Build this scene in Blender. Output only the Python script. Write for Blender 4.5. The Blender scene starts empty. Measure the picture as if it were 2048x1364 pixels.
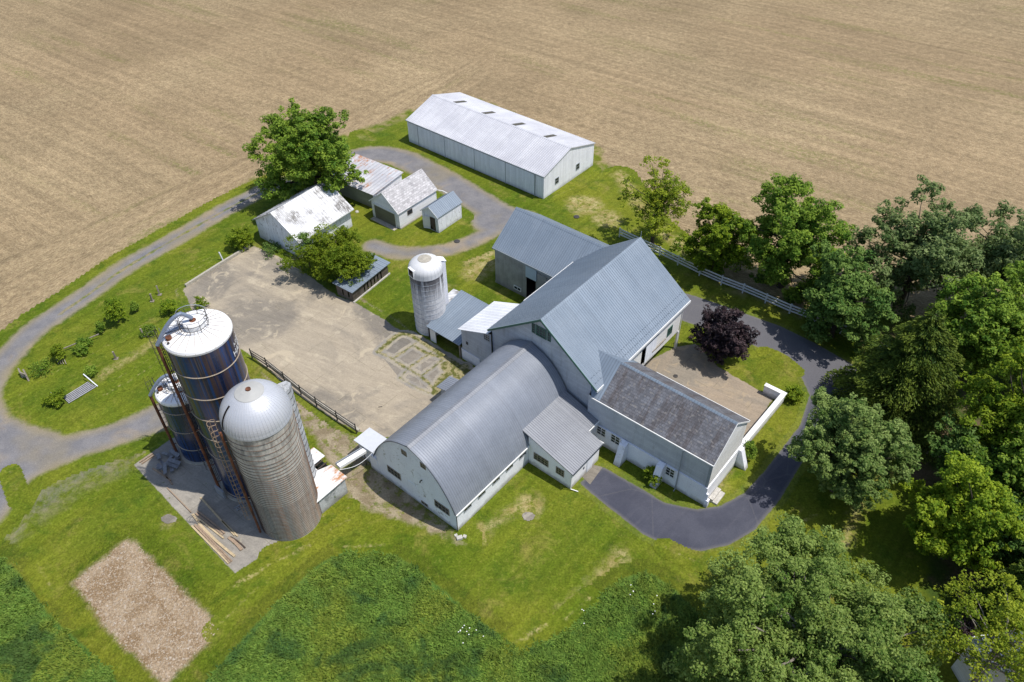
import bpy, math, random
import numpy as np
from mathutils import Vector, Matrix
R = math.radians
rng = np.random.default_rng(7)
random.seed(7)
scn = bpy.context.scene
COL = scn.collection

# ------------------------------------------------------------------ camera
CW, CH, FPX = 2048, 1364, 1561.7
PITCH, ROLL, CAMZ = 0.7444, -0.01443, 60.0
_fw = Vector((0, math.cos(PITCH), -math.sin(PITCH)))
_u0 = Vector((0, math.sin(PITCH), math.cos(PITCH)))
_r0 = Vector((1, 0, 0))
_rt = _r0*math.cos(ROLL) + _u0*math.sin(ROLL)
_up = -_r0*math.sin(ROLL) + _u0*math.cos(ROLL)
cd = bpy.data.cameras.new('camera'); cam = bpy.data.objects.new('camera', cd); COL.objects.link(cam)
cd.sensor_width = 36; cd.lens = 36*FPX/CW; cd.clip_end = 6000; cd.clip_start = 0.5
m = Matrix((_rt, _up, -_fw)).transposed().to_4x4(); m.translation = (0, 0, CAMZ); cam.matrix_world = m
scn.camera = cam

def G(px, py, z=0.0):
    """survey: where the sight line through this spot of the photograph meets height z"""
    d = _fw + _rt*((px-CW/2)/FPX) - _up*((py-CH/2)/FPX)
    t = (z-CAMZ)/d.z
    return Vector((d.x*t, d.y*t, z))

# ------------------------------------------------------------------ tagging
def tag(o, label=None, cat=None, group=None, kind=None):
    if label: o['label'] = label
    if cat: o['category'] = cat
    if group: o['group'] = group
    if kind: o['kind'] = kind
    return o
def thing(name, label, cat, loc=(0, 0, 0), yaw=0.0, group=None):
    o = bpy.data.objects.new(name, None); COL.objects.link(o)
    o.location = loc; o.rotation_euler = (0, 0, yaw); o.empty_display_size = .3
    return tag(o, label, cat, group)
def copy_tree(o, parent=None):
    c = o.copy(); COL.objects.link(c)
    if parent is not None: c.parent = parent
    for ch in list(o.children): copy_tree(ch, c)
    return c

# ------------------------------------------------------------------ node helper
class N:
    def __init__(s, name):
        s.m = bpy.data.materials.new(name); s.m.use_nodes = True
        s.t = s.m.node_tree; s.t.nodes.clear()
    def n(s, ty, **kw):
        x = s.t.nodes.new(ty)
        for k, v in kw.items(): setattr(x, k, v)
        return x
    def l(s, sock, val):
        if val is None: return
        if hasattr(val, 'is_output'): s.t.links.new(val, sock)
        else:
            if sock.type == 'RGBA' and len(val) == 3: val = (*val, 1)
            sock.default_value = val
    def pos(s): return s.n('ShaderNodeNewGeometry').outputs['Position']
    def nz(s): return s.sep(s.n('ShaderNodeNewGeometry').outputs['Normal'])[2]
    def uv(s): return s.n('ShaderNodeUVMap').outputs['UV']
    def obj(s): return s.n('ShaderNodeTexCoord').outputs['Object']
    def rnd(s): return s.n('ShaderNodeObjectInfo').outputs['Random']
    def attr(s, a): return s.n('ShaderNodeAttribute', attribute_name=a).outputs['Fac']
    def map(s, vec, sc=(1, 1, 1), rot=0.0, loc=(0, 0, 0)):
        x = s.n('ShaderNodeMapping'); s.l(x.inputs['Vector'], vec)
        x.inputs['Scale'].default_value = sc; x.inputs['Rotation'].default_value = (0, 0, rot); x.inputs['Location'].default_value = loc
        return x.outputs[0]
    def noise(s, vec, sc, det=4.0, ro=.55, dist=0.0):
        x = s.n('ShaderNodeTexNoise'); s.l(x.inputs['Vector'], vec)
        x.inputs['Scale'].default_value = sc; x.inputs['Detail'].default_value = det
        x.inputs['Roughness'].default_value = ro; x.inputs['Distortion'].default_value = dist
        return x.outputs['Fac']
    def vor(s, vec, sc, feat='F1'):
        x = s.n('ShaderNodeTexVoronoi', feature=feat); s.l(x.inputs['Vector'], vec); x.inputs['Scale'].default_value = sc
        return x.outputs
    def brick(s, vec, w, h, mortar=.01, off=.5):
        x = s.n('ShaderNodeTexBrick'); s.l(x.inputs['Vector'], vec)
        x.inputs['Scale'].default_value = 1; x.inputs['Brick Width'].default_value = w; x.inputs['Row Height'].default_value = h
        x.inputs['Mortar Size'].default_value = mortar; x.inputs['Mortar Smooth'].default_value = .2; x.offset = off
        x.inputs['Color1'].default_value = (0, 0, 0, 1); x.inputs['Color2'].default_value = (1, 1, 1, 1); x.inputs['Mortar'].default_value = (.5, .5, .5, 1)
        return x.outputs['Color'], x.outputs['Fac']
    def mth(s, op, a, b=None, c=None, clamp=False):
        x = s.n('ShaderNodeMath', operation=op, use_clamp=clamp)
        s.l(x.inputs[0], a)
        if b is not None: s.l(x.inputs[1], b)
        if c is not None: s.l(x.inputs[2], c)
        return x.outputs[0]
    def sep(s, v):
        x = s.n('ShaderNodeSeparateXYZ'); s.l(x.inputs[0], v); return x.outputs
    def ss(s, v, lo, hi, a=0.0, b=1.0):
        x = s.n('ShaderNodeMapRange', interpolation_type='SMOOTHSTEP'); s.l(x.inputs[0], v)
        x.inputs[1].default_value = lo; x.inputs[2].default_value = hi; x.inputs[3].default_value = a; x.inputs[4].default_value = b
        return x.outputs[0]
    def lin(s, v, lo, hi, a=0.0, b=1.0):
        x = s.n('ShaderNodeMapRange'); s.l(x.inputs[0], v)
        x.inputs[1].default_value = lo; x.inputs[2].default_value = hi; x.inputs[3].default_value = a; x.inputs[4].default_value = b
        return x.outputs[0]
    def mix(s, f, a, b, mode='MIX'):
        x = s.n('ShaderNodeMix', data_type='RGBA', blend_type=mode)
        s.l(x.inputs[0], f); s.l(x.inputs[6], a); s.l(x.inputs[7], b)
        return x.outputs[2]
    def mul(s, a, b): return s.mix(1.0, a, b, 'MULTIPLY')
    def gray(s, v):
        x = s.n('ShaderNodeCombineXYZ')
        for i in range(3): s.l(x.inputs[i], v)
        return x.outputs[0]
    def shade(s, col, v): return s.mul(col, s.gray(v))
    def bump(s, h, st=.5, dist=.1):
        x = s.n('ShaderNodeBump'); x.inputs['Strength'].default_value = st; x.inputs['Distance'].default_value = dist
        s.l(x.inputs['Height'], h); return x.outputs[0]
    def out(s, col, ro=.8, metal=0.0, nrm=None, spec=.3, trans=0.0):
        b = s.n('ShaderNodeBsdfPrincipled'); s.l(b.inputs['Base Color'], col); s.l(b.inputs['Roughness'], ro)
        s.l(b.inputs['Metallic'], metal); b.inputs['Specular IOR Level'].default_value = spec
        if nrm is not None: s.l(b.inputs['Normal'], nrm)
        o = s.n('ShaderNodeOutputMaterial'); sh = b.outputs[0]
        if trans:
            tr = s.n('ShaderNodeBsdfTranslucent'); s.l(tr.inputs[0], col)
            mx = s.n('ShaderNodeMixShader'); mx.inputs[0].default_value = trans
            s.t.links.new(sh, mx.inputs[1]); s.t.links.new(tr.outputs[0], mx.inputs[2]); sh = mx.outputs[0]
        s.t.links.new(sh, o.inputs[0]); return s.m
M = {}

# ---- ground colours (shared so that neighbouring sheets blend into one another)
A_ROW, A_HEAD = R(-36.5), R(54.7)
def field_col(s):
    p = s.pos()
    def rows(ang, k):
        q = s.map(p, rot=-ang)
        q1 = s.map(q, (.10, 1.25, 1)); q2 = s.map(q, (1.5, 4.2, 1)); q3 = s.map(q, (.02, .28, 1))
        a = s.noise(q1, 1.0, 3, .6); b = s.noise(q2, 1.0, 5, .75); c = s.noise(q3, 1.0, 3, .5)
        a = s.mth('ADD', s.mth('MULTIPLY', a, .5), s.mth('MULTIPLY', s.noise(s.map(q, (.016, .62, 1)), 1.0, 2, .6), .5))
        return a, b, c
    a1, b1, c1 = rows(A_ROW, 0); a2, b2, c2 = rows(A_HEAD, 1)
    # headland along the lane is worked the other way
    g = G(0, 520); g2 = G(520, 300)
    dx, dy = g2.x-g.x, g2.y-g.y; L = math.hypot(dx, dy); nx, ny = -dy/L, dx/L
    X = s.sep(p)
    d = s.mth('ADD', s.mth('MULTIPLY', s.mth('SUBTRACT', X[0], g.x), nx), s.mth('MULTIPLY', s.mth('SUBTRACT', X[1], g.y), ny))
    wob = s.noise(p, .3, 2)
    hm = s.mth('MAXIMUM', s.ss(s.mth('ADD', d, s.mth('MULTIPLY', wob, 1.5)), 0.0, 2.5), s.ss(s.mth('ADD', X[0], s.mth('MULTIPLY', wob, 6.0)), -6.0, 4.0))
    def pick(x, y):
        return s.mth('ADD', s.mth('MULTIPLY', x, hm), s.mth('MULTIPLY', y, s.mth('SUBTRACT', 1.0, hm)))
    a, b, c = pick(a1, a2), pick(b1, b2), pick(c1, c2)
    fine = s.noise(p, 5.0, 3, .7); mid = s.noise(p, .9, 4, .6); big = s.noise(p, .022, 4, .6, .6)
    straw = s.mix(s.ss(big, .38, .64), (.365, .283, .162), (.315, .234, .132))
    col = s.mix(s.ss(b, .36, .66), (.215, .154, .090), straw)
    col = s.mix(s.mth('MULTIPLY', s.ss(fine, .52, .68), .6), col, (.50, .405, .265))
    col = s.shade(col, s.lin(a, .36, .64, .84, 1.15)); col = s.shade(col, s.lin(mid, .3, .7, .80, 1.18))
    weed = s.mth('MULTIPLY', s.ss(c, .50, .68), s.ss(s.noise(p, .035, 3), .42, .62))
    weed = s.mth('MULTIPLY', weed, s.ss(s.noise(p, 1.6, 4, .7), .42, .58))
    col = s.mix(s.mth('MULTIPLY', weed, .6), col, (.13, .145, .035))
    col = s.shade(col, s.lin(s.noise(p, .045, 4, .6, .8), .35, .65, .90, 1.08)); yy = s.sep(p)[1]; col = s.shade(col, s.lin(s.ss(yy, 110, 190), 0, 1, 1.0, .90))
    track = s.mth('MAXIMUM', s.ss(s.mth('ABSOLUTE', s.mth('ADD', d, .6)), 0.0, .9), s.ss(X[0], -12.0, -6.0))
    col = s.shade(col, s.lin(track, 0, 1, .84, 1.0))
    return col, s.mth('ADD', b, fine)
def lawn_col(s):
    p = s.pos()
    big = s.noise(p, .06, 4, .6); mid = s.noise(p, .45, 4, .65, .4); fine = s.noise(p, 5.5, 3, .75)
    q = s.map(s.map(p, rot=R(-50)), (.12, 1.4, 1)); mow = s.noise(q, 1.0, 3, .6)
    col = s.mix(s.ss(big, .36, .64), (.082, .122, .008), (.146, .162, .015))
    col = s.mix(s.mth('MULTIPLY', s.ss(mid, .48, .70), .75), col, (.054, .096, .007))
    col = s.mix(s.mth('MULTIPLY', s.ss(s.noise(p, .21, 5, .7, .5), .54, .72), .75), col, (.215, .190, .045))
    clump = s.noise(p, 2.2, 4, .75); col = s.mix(s.mth('MULTIPLY', s.ss(clump, .54, .66), .40), col, (.165, .160, .030)); col = s.shade(col, s.lin(clump, .3, .7, .78, 1.2)); col = s.shade(col, s.lin(mow, .3, .7, .84, 1.16)); col = s.shade(col, s.lin(fine, .3, .7, .66, 1.34))
    return col, s.mth('ADD', fine, mid)
def soft(s, amp, lo=-.35, hi=.35, sc=1.1):
    p = s.pos(); sd = s.attr('sd')
    n1 = s.mth('SUBTRACT', s.noise(p, sc, 5, .7), .5); n2 = s.mth('SUBTRACT', s.noise(p, sc*.22, 3, .6), .5)
    return s.ss(s.mth('ADD', sd, s.mth('ADD', s.mth('MULTIPLY', n1, amp*2.2), s.mth('MULTIPLY', n2, amp*1.6))), lo, hi)
def mk_ground():
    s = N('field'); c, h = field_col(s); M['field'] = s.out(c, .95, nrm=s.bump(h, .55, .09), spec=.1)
    s = N('lawn'); c, h = lawn_col(s); f, _ = field_col(s); k = soft(s, 1.0, -.7, .7, .8)
    edge = s.mth('MULTIPLY', s.ss(s.attr('sd'), .2, 3.0), 1.0)
    c = s.mix(s.mth('MULTIPLY', s.mth('SUBTRACT', 1.0, edge), s.ss(s.noise(s.pos(), .5, 4, .6), .40, .66)), c, (.30, .23, .12))
    M['lawn'] = s.out(s.mix(k, f, c), .92, nrm=s.bump(h, .5, .06), spec=.12)
    s = N('gravel'); p = s.pos(); g, h = lawn_col(s); k = soft(s, .45, -.3, .45)
    fine = s.noise(p, 9, 3, .8); mid = s.noise(p, .5, 5, .65); big = s.noise(p, .12, 3)
    c = s.mix(s.ss(mid, .35, .65), (.155, .152, .160), (.200, .192, .194))
    c = s.mix(s.mth('MULTIPLY', s.ss(s.noise(p, .16, 4, .55, .4), .54, .70), .75), c, (.315, .245, .160))
    c = s.mix(s.mth('MULTIPLY', s.ss(big, .52, .68), .45), c, (.24, .20, .12))
    c = s.mix(s.mth('MULTIPLY', s.mth('SUBTRACT', 1.0, s.ss(s.attr('sd'), 0.0, 1.4)), .55), c, (.28, .225, .12))
    c = s.mix(s.mth('MULTIPLY', s.ss(s.mth('ADD', s.attr('mid'), s.mth('MULTIPLY', mid, .9)), 1.05, 1.45), .85), c, s.mix(s.ss(s.noise(p, 1.1, 4), .4, .6), (.26, .21, .11), g))
    c = s.shade(c, s.lin(fine, .3, .7, .78, 1.22))
    M['gravel'] = s.out(s.mix(k, g, c), .95, nrm=s.bump(fine, .4, .04), spec=.1)
    s = N('asphalt'); p = s.pos()
    fine = s.noise(p, 14, 2, .8); mid = s.noise(p, .35, 5, .6); st = s.noise(s.map(s.map(p, rot=R(-45)), (.1, 1.2, 1)), 1., 3)
    c = s.mix(s.ss(mid, .35, .66), (.052, .055, .076), (.072, .075, .098)); c = s.mix(s.mth('MULTIPLY', s.ss(st, .5, .75), .4), c, (.095, .095, .115))
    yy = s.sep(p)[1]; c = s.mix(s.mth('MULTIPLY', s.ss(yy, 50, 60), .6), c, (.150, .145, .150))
    c = s.mix(s.mth('MULTIPLY', s.mth('SUBTRACT', 1.0, s.ss(s.mth('ADD', s.attr('sd'), s.mth('MULTIPLY', mid, .4)), .2, .6)), .5), c, (.17, .16, .14))
    vv = s.n('ShaderNodeTexVoronoi', feature='DISTANCE_TO_EDGE'); s.l(vv.inputs['Vector'], s.map(p, (1, 1, 1))); vv.inputs['Scale'].default_value = .16
    ck = s.mth('SUBTRACT', 1.0, s.ss(s.mth('ADD', vv.outputs['Distance'], s.mth('MULTIPLY', s.mth('SUBTRACT', s.noise(p, 1.2, 4, .7), .5), .05)), .004, .014)); c = s.mix(s.mth('MULTIPLY', ck, .14), c, (.17, .165, .155))
    g, h = lawn_col(s); k = soft(s, .12, -.05, .08, 1.6)
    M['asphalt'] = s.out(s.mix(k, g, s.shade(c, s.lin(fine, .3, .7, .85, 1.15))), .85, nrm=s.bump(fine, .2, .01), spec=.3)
    def conc(name, base, dark, light, soft_amp, weeds=.0, joint=(5.2, 4.2)):
        s = N(name); p = s.pos(); g, h = lawn_col(s)
        k = soft(s, soft_amp, -.05, .08, 1.6)
        big = s.noise(p, .10, 5, .62, .8); mid = s.noise(p, .55, 5, .65, .6); fine = s.noise(p, 6, 4, .75)
        c = s.mix(s.ss(big, .38, .58), dark, base); c = s.mix(s.mth('MULTIPLY', s.ss(mid, .52, .72), .65), c, light)
        sw = s.noise(s.map(s.map(p, rot=R(30)), (.25, 1.5, 1)), 1., 4, .7, 1.2)
        c = s.shade(c, s.lin(sw, .3, .7, .87, 1.12)); c = s.shade(c, s.lin(fine, .3, .7, .84, 1.14))
        spot = s.ss(s.noise(p, .28, 4, .6, 1.5), .60, .66); c = s.mix(s.mth('MULTIPLY', spot, .45), c, (light[0]*1.08, light[1]*1.06, light[2]*1.02))
        stain = s.ss(s.noise(p, .17, 4, .65, 1.0), .57, .72); c = s.mix(s.mth('MULTIPLY', stain, .5), c, (dark[0]*.7, dark[1]*.72, dark[2]*.78))
        q = s.map(p, rot=R(-49.6)); _, mo = s.brick(q, joint[0], joint[1], .045, 0.0)
        wn = s.noise(p, .8, 3); jm = s.mth('MULTIPLY', s.ss(mo, .2, .9), s.ss(wn, .42, .60))
        c = s.mix(s.mth('MULTIPLY', jm, .38), c, (.13, .115, .07))
        if weeds:
            wz = s.mth('MULTIPLY', s.ss(s.noise(p, .5, 5, .7, .5), 1-weeds, 1-weeds+.08), 1.0)
            c = s.mix(wz, c, g)
        return s.out(s.mix(k, g, c), .9, nrm=s.bump(fine, .25, .02), spec=.2)
    M['yard'] = conc('yard_concrete', (.355, .302, .226), (.215, .190, .155), (.47, .405, .298), .25)
    M['slab'] = conc('old_slab', (.225, .200, .165), (.165, .150, .128), (.38, .35, .30), .12, 0.0, (3.0, 2.5))
    M['patio'] = conc('patio_concrete', (.310, .250, .185), (.235, .205, .165), (.38, .30, .20), .25)
    M['pad'] = conc('pad_concrete', (.300, .275, .235), (.215, .198, .175), (.38, .35, .29), .1, .38)
    s = N('rubble'); p = s.pos(); g, h = lawn_col(s); k = soft(s, .60, -.3, .5)
    v = s.vor(p, 5.5); fine = s.noise(p, 7, 4, .8); mid = s.noise(p, .5, 4, .6, .5)
    c = s.mix(s.ss(mid, .38, .62), (.245, .168, .095), (.350, .265, .175)); c = s.mix(s.mth('MULTIPLY', s.ss(s.noise(p, 3.3, 4, .8), .53, .64), .85), c, (.50, .44, .37))
    c = s.shade(c, s.lin(fine, .3, .7, .62, 1.32)); M['rubble'] = s.out(s.mix(k, g, c), .95, nrm=s.bump(s.mth('ADD', fine, v[0]), .8, .12), spec=.1)
    s = N('bare'); p = s.pos(); g, h = lawn_col(s); k = soft(s, .8, -.3, .5)
    fine = s.noise(p, 6, 4, .8); mid = s.noise(p, .6, 5, .65, .5)
    c = s.mix(s.ss(mid, .40, .60), (.200, .160, .100), (.300, .250, .170)); c = s.mix(s.mth('MULTIPLY', s.ss(s.noise(p, .9, 4, .7), .50, .60), .75), c, g)
    c = s.shade(c, s.lin(fine, .3, .7, .70, 1.30)); M['bare'] = s.out(s.mix(k, g, c), .95, nrm=s.bump(fine, .5, .06), spec=.1)
    s = N('dusty'); p = s.pos(); g, h = lawn_col(s); k = soft(s, 1.0, -1.2, 1.2)
    fine = s.noise(p, 7, 4, .8); c = s.mix(s.ss(s.noise(p, .3, 4), .4, .6), (.245, .210, .125), (.195, .180, .150)); c = s.shade(c, s.lin(fine, .3, .7, .72, 1.28))
    k = s.mth('MULTIPLY', k, s.mth('MULTIPLY', s.ss(s.noise(p, .55, 6, .75, .4), .36, .70), .85)); M['dusty'] = s.out(s.mix(k, g, c), .95, nrm=s.bump(fine, .5, .06), spec=.1)
    s = N('dry_grass'); p = s.pos(); g, h = lawn_col(s); k = s.mth('MULTIPLY', s.mth('MULTIPLY', soft(s, .9, -.6, 1.0, 1.0), .85), s.ss(s.noise(p, 1.5, 5, .7), .34, .60))
    fine = s.noise(p, 6, 4, .8)
    c = s.shade(s.mix(s.ss(s.noise(p, .8, 4), .4, .62), (.30, .235, .095), (.40, .33, .16)), s.lin(fine, .3, .7, .65, 1.30))
    M['dry'] = s.out(s.mix(k, g, c), .95, nrm=s.bump(fine, .5, .06), spec=.1)
    s = N('clippings'); p = s.pos(); g, h = lawn_col(s); k = s.mth('MULTIPLY', s.mth('MULTIPLY', soft(s, .5, 0.0, .5, 2.5), .75), s.ss(s.noise(p, 2.5, 4, .8), .38, .60))
    fine = s.noise(p, 8, 3, .8); c = s.shade((.40, .33, .15), s.lin(fine, .3, .7, .7, 1.25)); M['clip'] = s.out(s.mix(k, g, c), .95, spec=.1)
    s = N('meadow'); p = s.pos(); g, h = lawn_col(s); k = soft(s, .35, -.15, .25)
    fine = s.noise(p, 4.5, 4, .8); mid = s.noise(p, .5, 5, .7, .8); big = s.noise(p, .1, 4, .6, .5)
    c = s.mix(s.ss(big, .36, .62), (.075, .160, .026), (.120, .195, .032)); c = s.mix(s.mth('MULTIPLY', s.ss(mid, .48, .66), .65), c, (.050, .120, .026))
    c = s.shade(c, s.lin(fine, .3, .7, .58, 1.45)); M['meadow'] = s.out(s.mix(k, g, c), .9, nrm=s.bump(s.mth('ADD', fine, s.mth('MULTIPLY', mid, 2)), .9, .22), spec=.15)
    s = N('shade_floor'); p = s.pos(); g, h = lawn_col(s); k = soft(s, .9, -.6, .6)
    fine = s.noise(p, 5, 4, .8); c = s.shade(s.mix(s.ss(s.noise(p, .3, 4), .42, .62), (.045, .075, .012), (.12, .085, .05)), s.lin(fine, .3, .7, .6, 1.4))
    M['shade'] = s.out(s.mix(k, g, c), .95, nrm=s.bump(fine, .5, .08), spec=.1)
    s = N('meadow_blades'); t = s.attr('tint')
    c = s.mix(t, (.100, .205, .030), (.250, .365, .065)); p = s.pos(); c = s.mix(s.ss(s.noise(p, .12, 4, .6, .6), .45, .62), c, s.mix(t, (.125, .200, .022), (.320, .385, .060))); c = s.mix(s.mth('MULTIPLY', s.ss(s.noise(p, .22, 4, .6, .5), .52, .62), .75), c, (.050, .125, .036)); c = s.shade(c, s.lin(s.noise(p, .9, 4, .7, .5), .3, .7, .68, 1.28)); M['blade'] = s.out(c, .7, spec=.25, trans=.3)
mk_ground()

# ---- building materials
def metal_roof(name, c1, c2, ro=.5, metal=.25, pitch=.29, sd=.80, rust=0.0, rustcol=(.30, .13, .06), peel=0.0, peelcol=(.13, .12, .11), seam=.92):
    s = N(name); u = s.uv(); p = s.obj()
    pan, mo = s.brick(u, .92, 60.0, .012, 0.0)
    big = s.noise(p, .35, 4, .6); st = s.noise(s.map(u, (2.2, .12, 1)), 1., 4, .65); fine = s.noise(p, 7, 3, .7)
    c = s.mix(s.ss(big, .35, .65), c1, c2); c = s.shade(c, s.lin(st, .3, .7, .90, 1.09)); c = s.shade(c, s.lin(s.mth('MULTIPLY', pan, 1.0), 0, 1, .96, 1.04))
    c = s.shade(c, s.lin(fine, .3, .7, .96, 1.04))
    lap = s.ss(s.mth('ABSOLUTE', s.mth('SUBTRACT', s.mth('FRACT', s.mth('DIVIDE', s.sep(u)[1], 3.1)), .5)), 0.0, .012)
    c = s.shade(c, s.lin(lap, 0, 1, .86, 1.0))
    fr = s.mth('FRACT', s.mth('DIVIDE', s.sep(u)[0], pitch)); fr = s.mth('ABSOLUTE', s.mth('SUBTRACT', fr, .5))
    c = s.shade(c, s.lin(s.ss(fr, .10, .24), 0, 1, sd, 1.04))
    if peel:
        pk = s.mth('MULTIPLY', s.ss(s.noise(s.map(u, (3.5, .9, 1)), 1.3, 6, .8), 1-peel, 1-peel+.05), s.ss(s.noise(p, .4, 3), .40, .62))
        c = s.mix(pk, c, peelcol)
    if rust:
        rk = s.ss(s.mth('ADD', s.mth('MULTIPLY', s.noise(s.map(u, (1.6, .25, 1)), 1.0, 5, .7), .6), s.mth('MULTIPLY', s.noise(p, .5, 4, .6), .5)), .98-rust, 1.06-rust)
        rk = s.mth('MULTIPLY', rk, s.ss(s.noise(s.map(u, (2.6, 1.5, 1)), 1.0, 4, .8), .36, .60))
        rc = s.mix(s.noise(p, 2.2, 4, .7), rustcol, (rustcol[0]*1.7, rustcol[1]*1.9, rustcol[2]*2.0))
        c = s.mix(rk, c, rc)
    return s.out(c, ro, metal, spec=.4, nrm=s.bump(fine, .08, .01))
def siding(name, c1, c2, board=.18, vert=False, peel=.0, peelcol=(.16, .15, .14), dirt=.3, ro=.75):
    s = N(name); u = s.uv(); p = s.obj(); U = s.sep(u)
    x = U[0] if vert else U[1]
    fr = s.mth('FRACT', s.mth('DIVIDE', x, board)); line = s.ss(fr, .0, .16)
    pk, _ = s.brick(u if not vert else s.map(u, rot=R(90)), 4.2, board, .0, .37)
    big = s.noise(p, .5, 5, .65); st = s.noise(s.map(u, (1.8, .22, 1)), 1., 5, .7); fine = s.noise(p, 9, 3, .7)
    c = s.mix(s.ss(big, .35, .65), c1, c2); c = s.shade(c, s.lin(pk, 0, 1, .93, 1.05)); c = s.shade(c, s.lin(line, 0, 1, .66, 1.0))
    c = s.mix(s.mth('MULTIPLY', s.ss(st, .50, .75), dirt), c, (.20, .19, .17)); c = s.shade(c, s.lin(fine, .3, .7, .93, 1.07))
    if peel:
        q = s.map(u, (4, .8, 1) if vert else (.9, 4, 1))
        k = s.mth('MULTIPLY', s.ss(s.noise(q, 1.2, 6, .8), 1-peel, 1-peel+.05), s.ss(s.noise(p, .5, 4), .40, .60)); c = s.mix(k, c, peelcol)
    low = s.mth('MULTIPLY', s.mth('SUBTRACT', 1.0, s.ss(s.mth('ADD', s.sep(p)[2], s.mth('MULTIPLY', s.noise(p, 1.2, 4), .6)), .25, .95)), .45)
    c = s.mix(low, c, (.17, .155, .11))
    return s.out(c, ro, nrm=s.bump(s.mth('ADD', line, s.mth('MULTIPLY', fine, .3)), .35, .03), spec=.3)
def stucco(name, c1, c2, peel=.30, peelcol=(.24, .25, .27)):
    s = N(name); u = s.uv(); p = s.obj()
    big = s.noise(p, .45, 5, .65); mid = s.noise(p, 1.6, 6, .75, .4); fine = s.noise(p, 8, 4, .75); st = s.noise(s.map(u, (1.3, .2, 1)), 1., 5, .7)
    c = s.mix(s.ss(big, .35, .65), c1, c2); c = s.mix(s.mth('MULTIPLY', s.ss(st, .5, .75), .16), c, (.34, .33, .32))
    k = s.mth('MULTIPLY', s.ss(mid, 1-peel-.08, 1-peel+.03), s.ss(s.noise(p, .33, 4, .6), .42, .60)); c = s.mix(s.mth('MULTIPLY', k, .8), c, peelcol)
    low = s.mth('MULTIPLY', s.mth('SUBTRACT', 1.0, s.ss(s.mth('ADD', s.sep(p)[2], s.mth('MULTIPLY', s.noise(p, 1.0, 5), 1.0)), .45, 1.25)), .7)
    c = s.mix(low, c, (.185, .165, .12)); c = s.shade(c, s.lin(fine, .3, .7, .90, 1.09))
    return s.out(c, .85, nrm=s.bump(s.mth('ADD', mid, fine), .35, .05), spec=.2)
def plain(name, c, ro=.6, metal=0.0, var=.12, sc=3.0, spec=.4):
    s = N(name); n1 = s.noise(s.obj(), sc, 4, .7); n2 = s.noise(s.obj(), sc*4, 3, .7)
    col = s.shade(c, s.lin(n1, .3, .7, 1-var, 1+var)); col = s.shade(col, s.lin(n2, .3, .7, 1-var*.6, 1+var*.6))
    return s.out(col, ro, metal, spec=spec)
M['roof_blue'] = metal_roof('blue_grey_metal', (.195, .240, .295), (.220, .265, .320), .5, .12, .29, .82)
M['roof_gray'] = metal_roof('grey_metal', (.200, .220, .258), (.230, .250, .290), .48, .10, .235, .86)
M['roof_milk'] = metal_roof('grey_metal_light', (.205, .215, .240), (.235, .247, .270), .48, .10, .235, .84)
M['roof_white'] = metal_roof('white_metal', (.68, .69, .72), (.76, .77, .79), .5, .0, .5, .86, peel=.36, peelcol=(.30, .27, .26))
M['roof_shed'] = metal_roof('faded_white_metal', (.50, .50, .535), (.58, .58, .61), .5, .05, .34, .80, rust=.06, rustcol=(.30, .20, .15))
M['roof_peel'] = metal_roof('peeling_white_metal', (.64, .64, .655), (.72, .72, .725), .6, .0, .45, .84, peel=.56, peelcol=(.17, .16, .15))
M['roof_rust'] = metal_roof('rusting_metal', (.46, .46, .49), (.56, .56, .58), .55, .1, .6, .86, rust=.43)
M['roof_feed'] = metal_roof('rusty_white_metal', (.66, .66, .66), (.74, .74, .73), .6, .0, .6, .9, rust=.44, rustcol=(.33, .14, .05))
M['flat_white'] = plain('pale_flat_roof', (.55, .57, .60), .55, 0, .05)
M['siding_gray'] = siding('grey_clapboard', (.45, .475, .52), (.53, .555, .59), .20, dirt=.35, peel=.26)
M['siding_sunlit'] = siding('sunlit_clapboard', (.76, .75, .73), (.82, .81, .79), .16, dirt=.16)  # grey siding again, sunlight on the right-hand walls put into a paler colour
M['siding_white'] = siding('white_board', (.82, .82, .86), (.87, .87, .90), .14, dirt=.10)
M['siding_shed'] = siding('white_panel', (.78, .79, .85), (.84, .85, .90), .30, vert=True, dirt=.14, peel=.24, peelcol=(.33, .35, .38))
M['siding_peel'] = siding('peeling_board', (.76, .78, .84), (.82, .84, .89), .22, vert=True, peel=.46, peelcol=(.26, .24, .25))
M['siding_old'] = siding('weathered_plank', (.27, .265, .255), (.36, .355, .34), .20, vert=True, peel=.38, dirt=.5)
M['siding_dark'] = siding('dark_plank', (.060, .050, .042), (.12, .10, .085), .16, vert=True, peel=.3, peelcol=(.02, .02, .02))
M['siding_green'] = siding('dull_green_board', (.24, .26, .22), (.30, .32, .28), .18, dirt=.4)
M['stucco'] = stucco('white_masonry', (.79, .80, .86), (.85, .86, .91))
M['stucco_clean'] = stucco('white_render', (.82, .82, .85), (.87, .87, .89), .14)
M['block'] = stucco('grey_block', (.36, .37, .38), (.55, .56, .57), .42, (.17, .18, .18))
M['trim_white'] = plain('white_trim', (.74, .74, .73), .5, 0, .06)
M['trim_green'] = plain('green_trim', (.045, .120, .090), .5, 0, .1)
M['trim_dark'] = plain('dark_trim', (.05, .06, .075), .5)
M['trim_gray'] = plain('grey_trim', (.30, .33, .36), .5)
M['door_blue'] = plain('pale_blue_door', (.42, .50, .57), .5, 0, .06)
M['door_white'] = siding('white_door', (.76, .79, .86), (.82, .84, .90), .25, vert=True, dirt=.12)
M['door_olive'] = siding('olive_door', (.145, .140, .098), (.175, .168, .118), .30, dirt=.2)
M['wood_dark'] = plain('dark_wood', (.075, .055, .045), .8, 0, .3)
M['wood_old'] = plain('grey_wood', (.26, .225, .18), .85, 0, .3)
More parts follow.
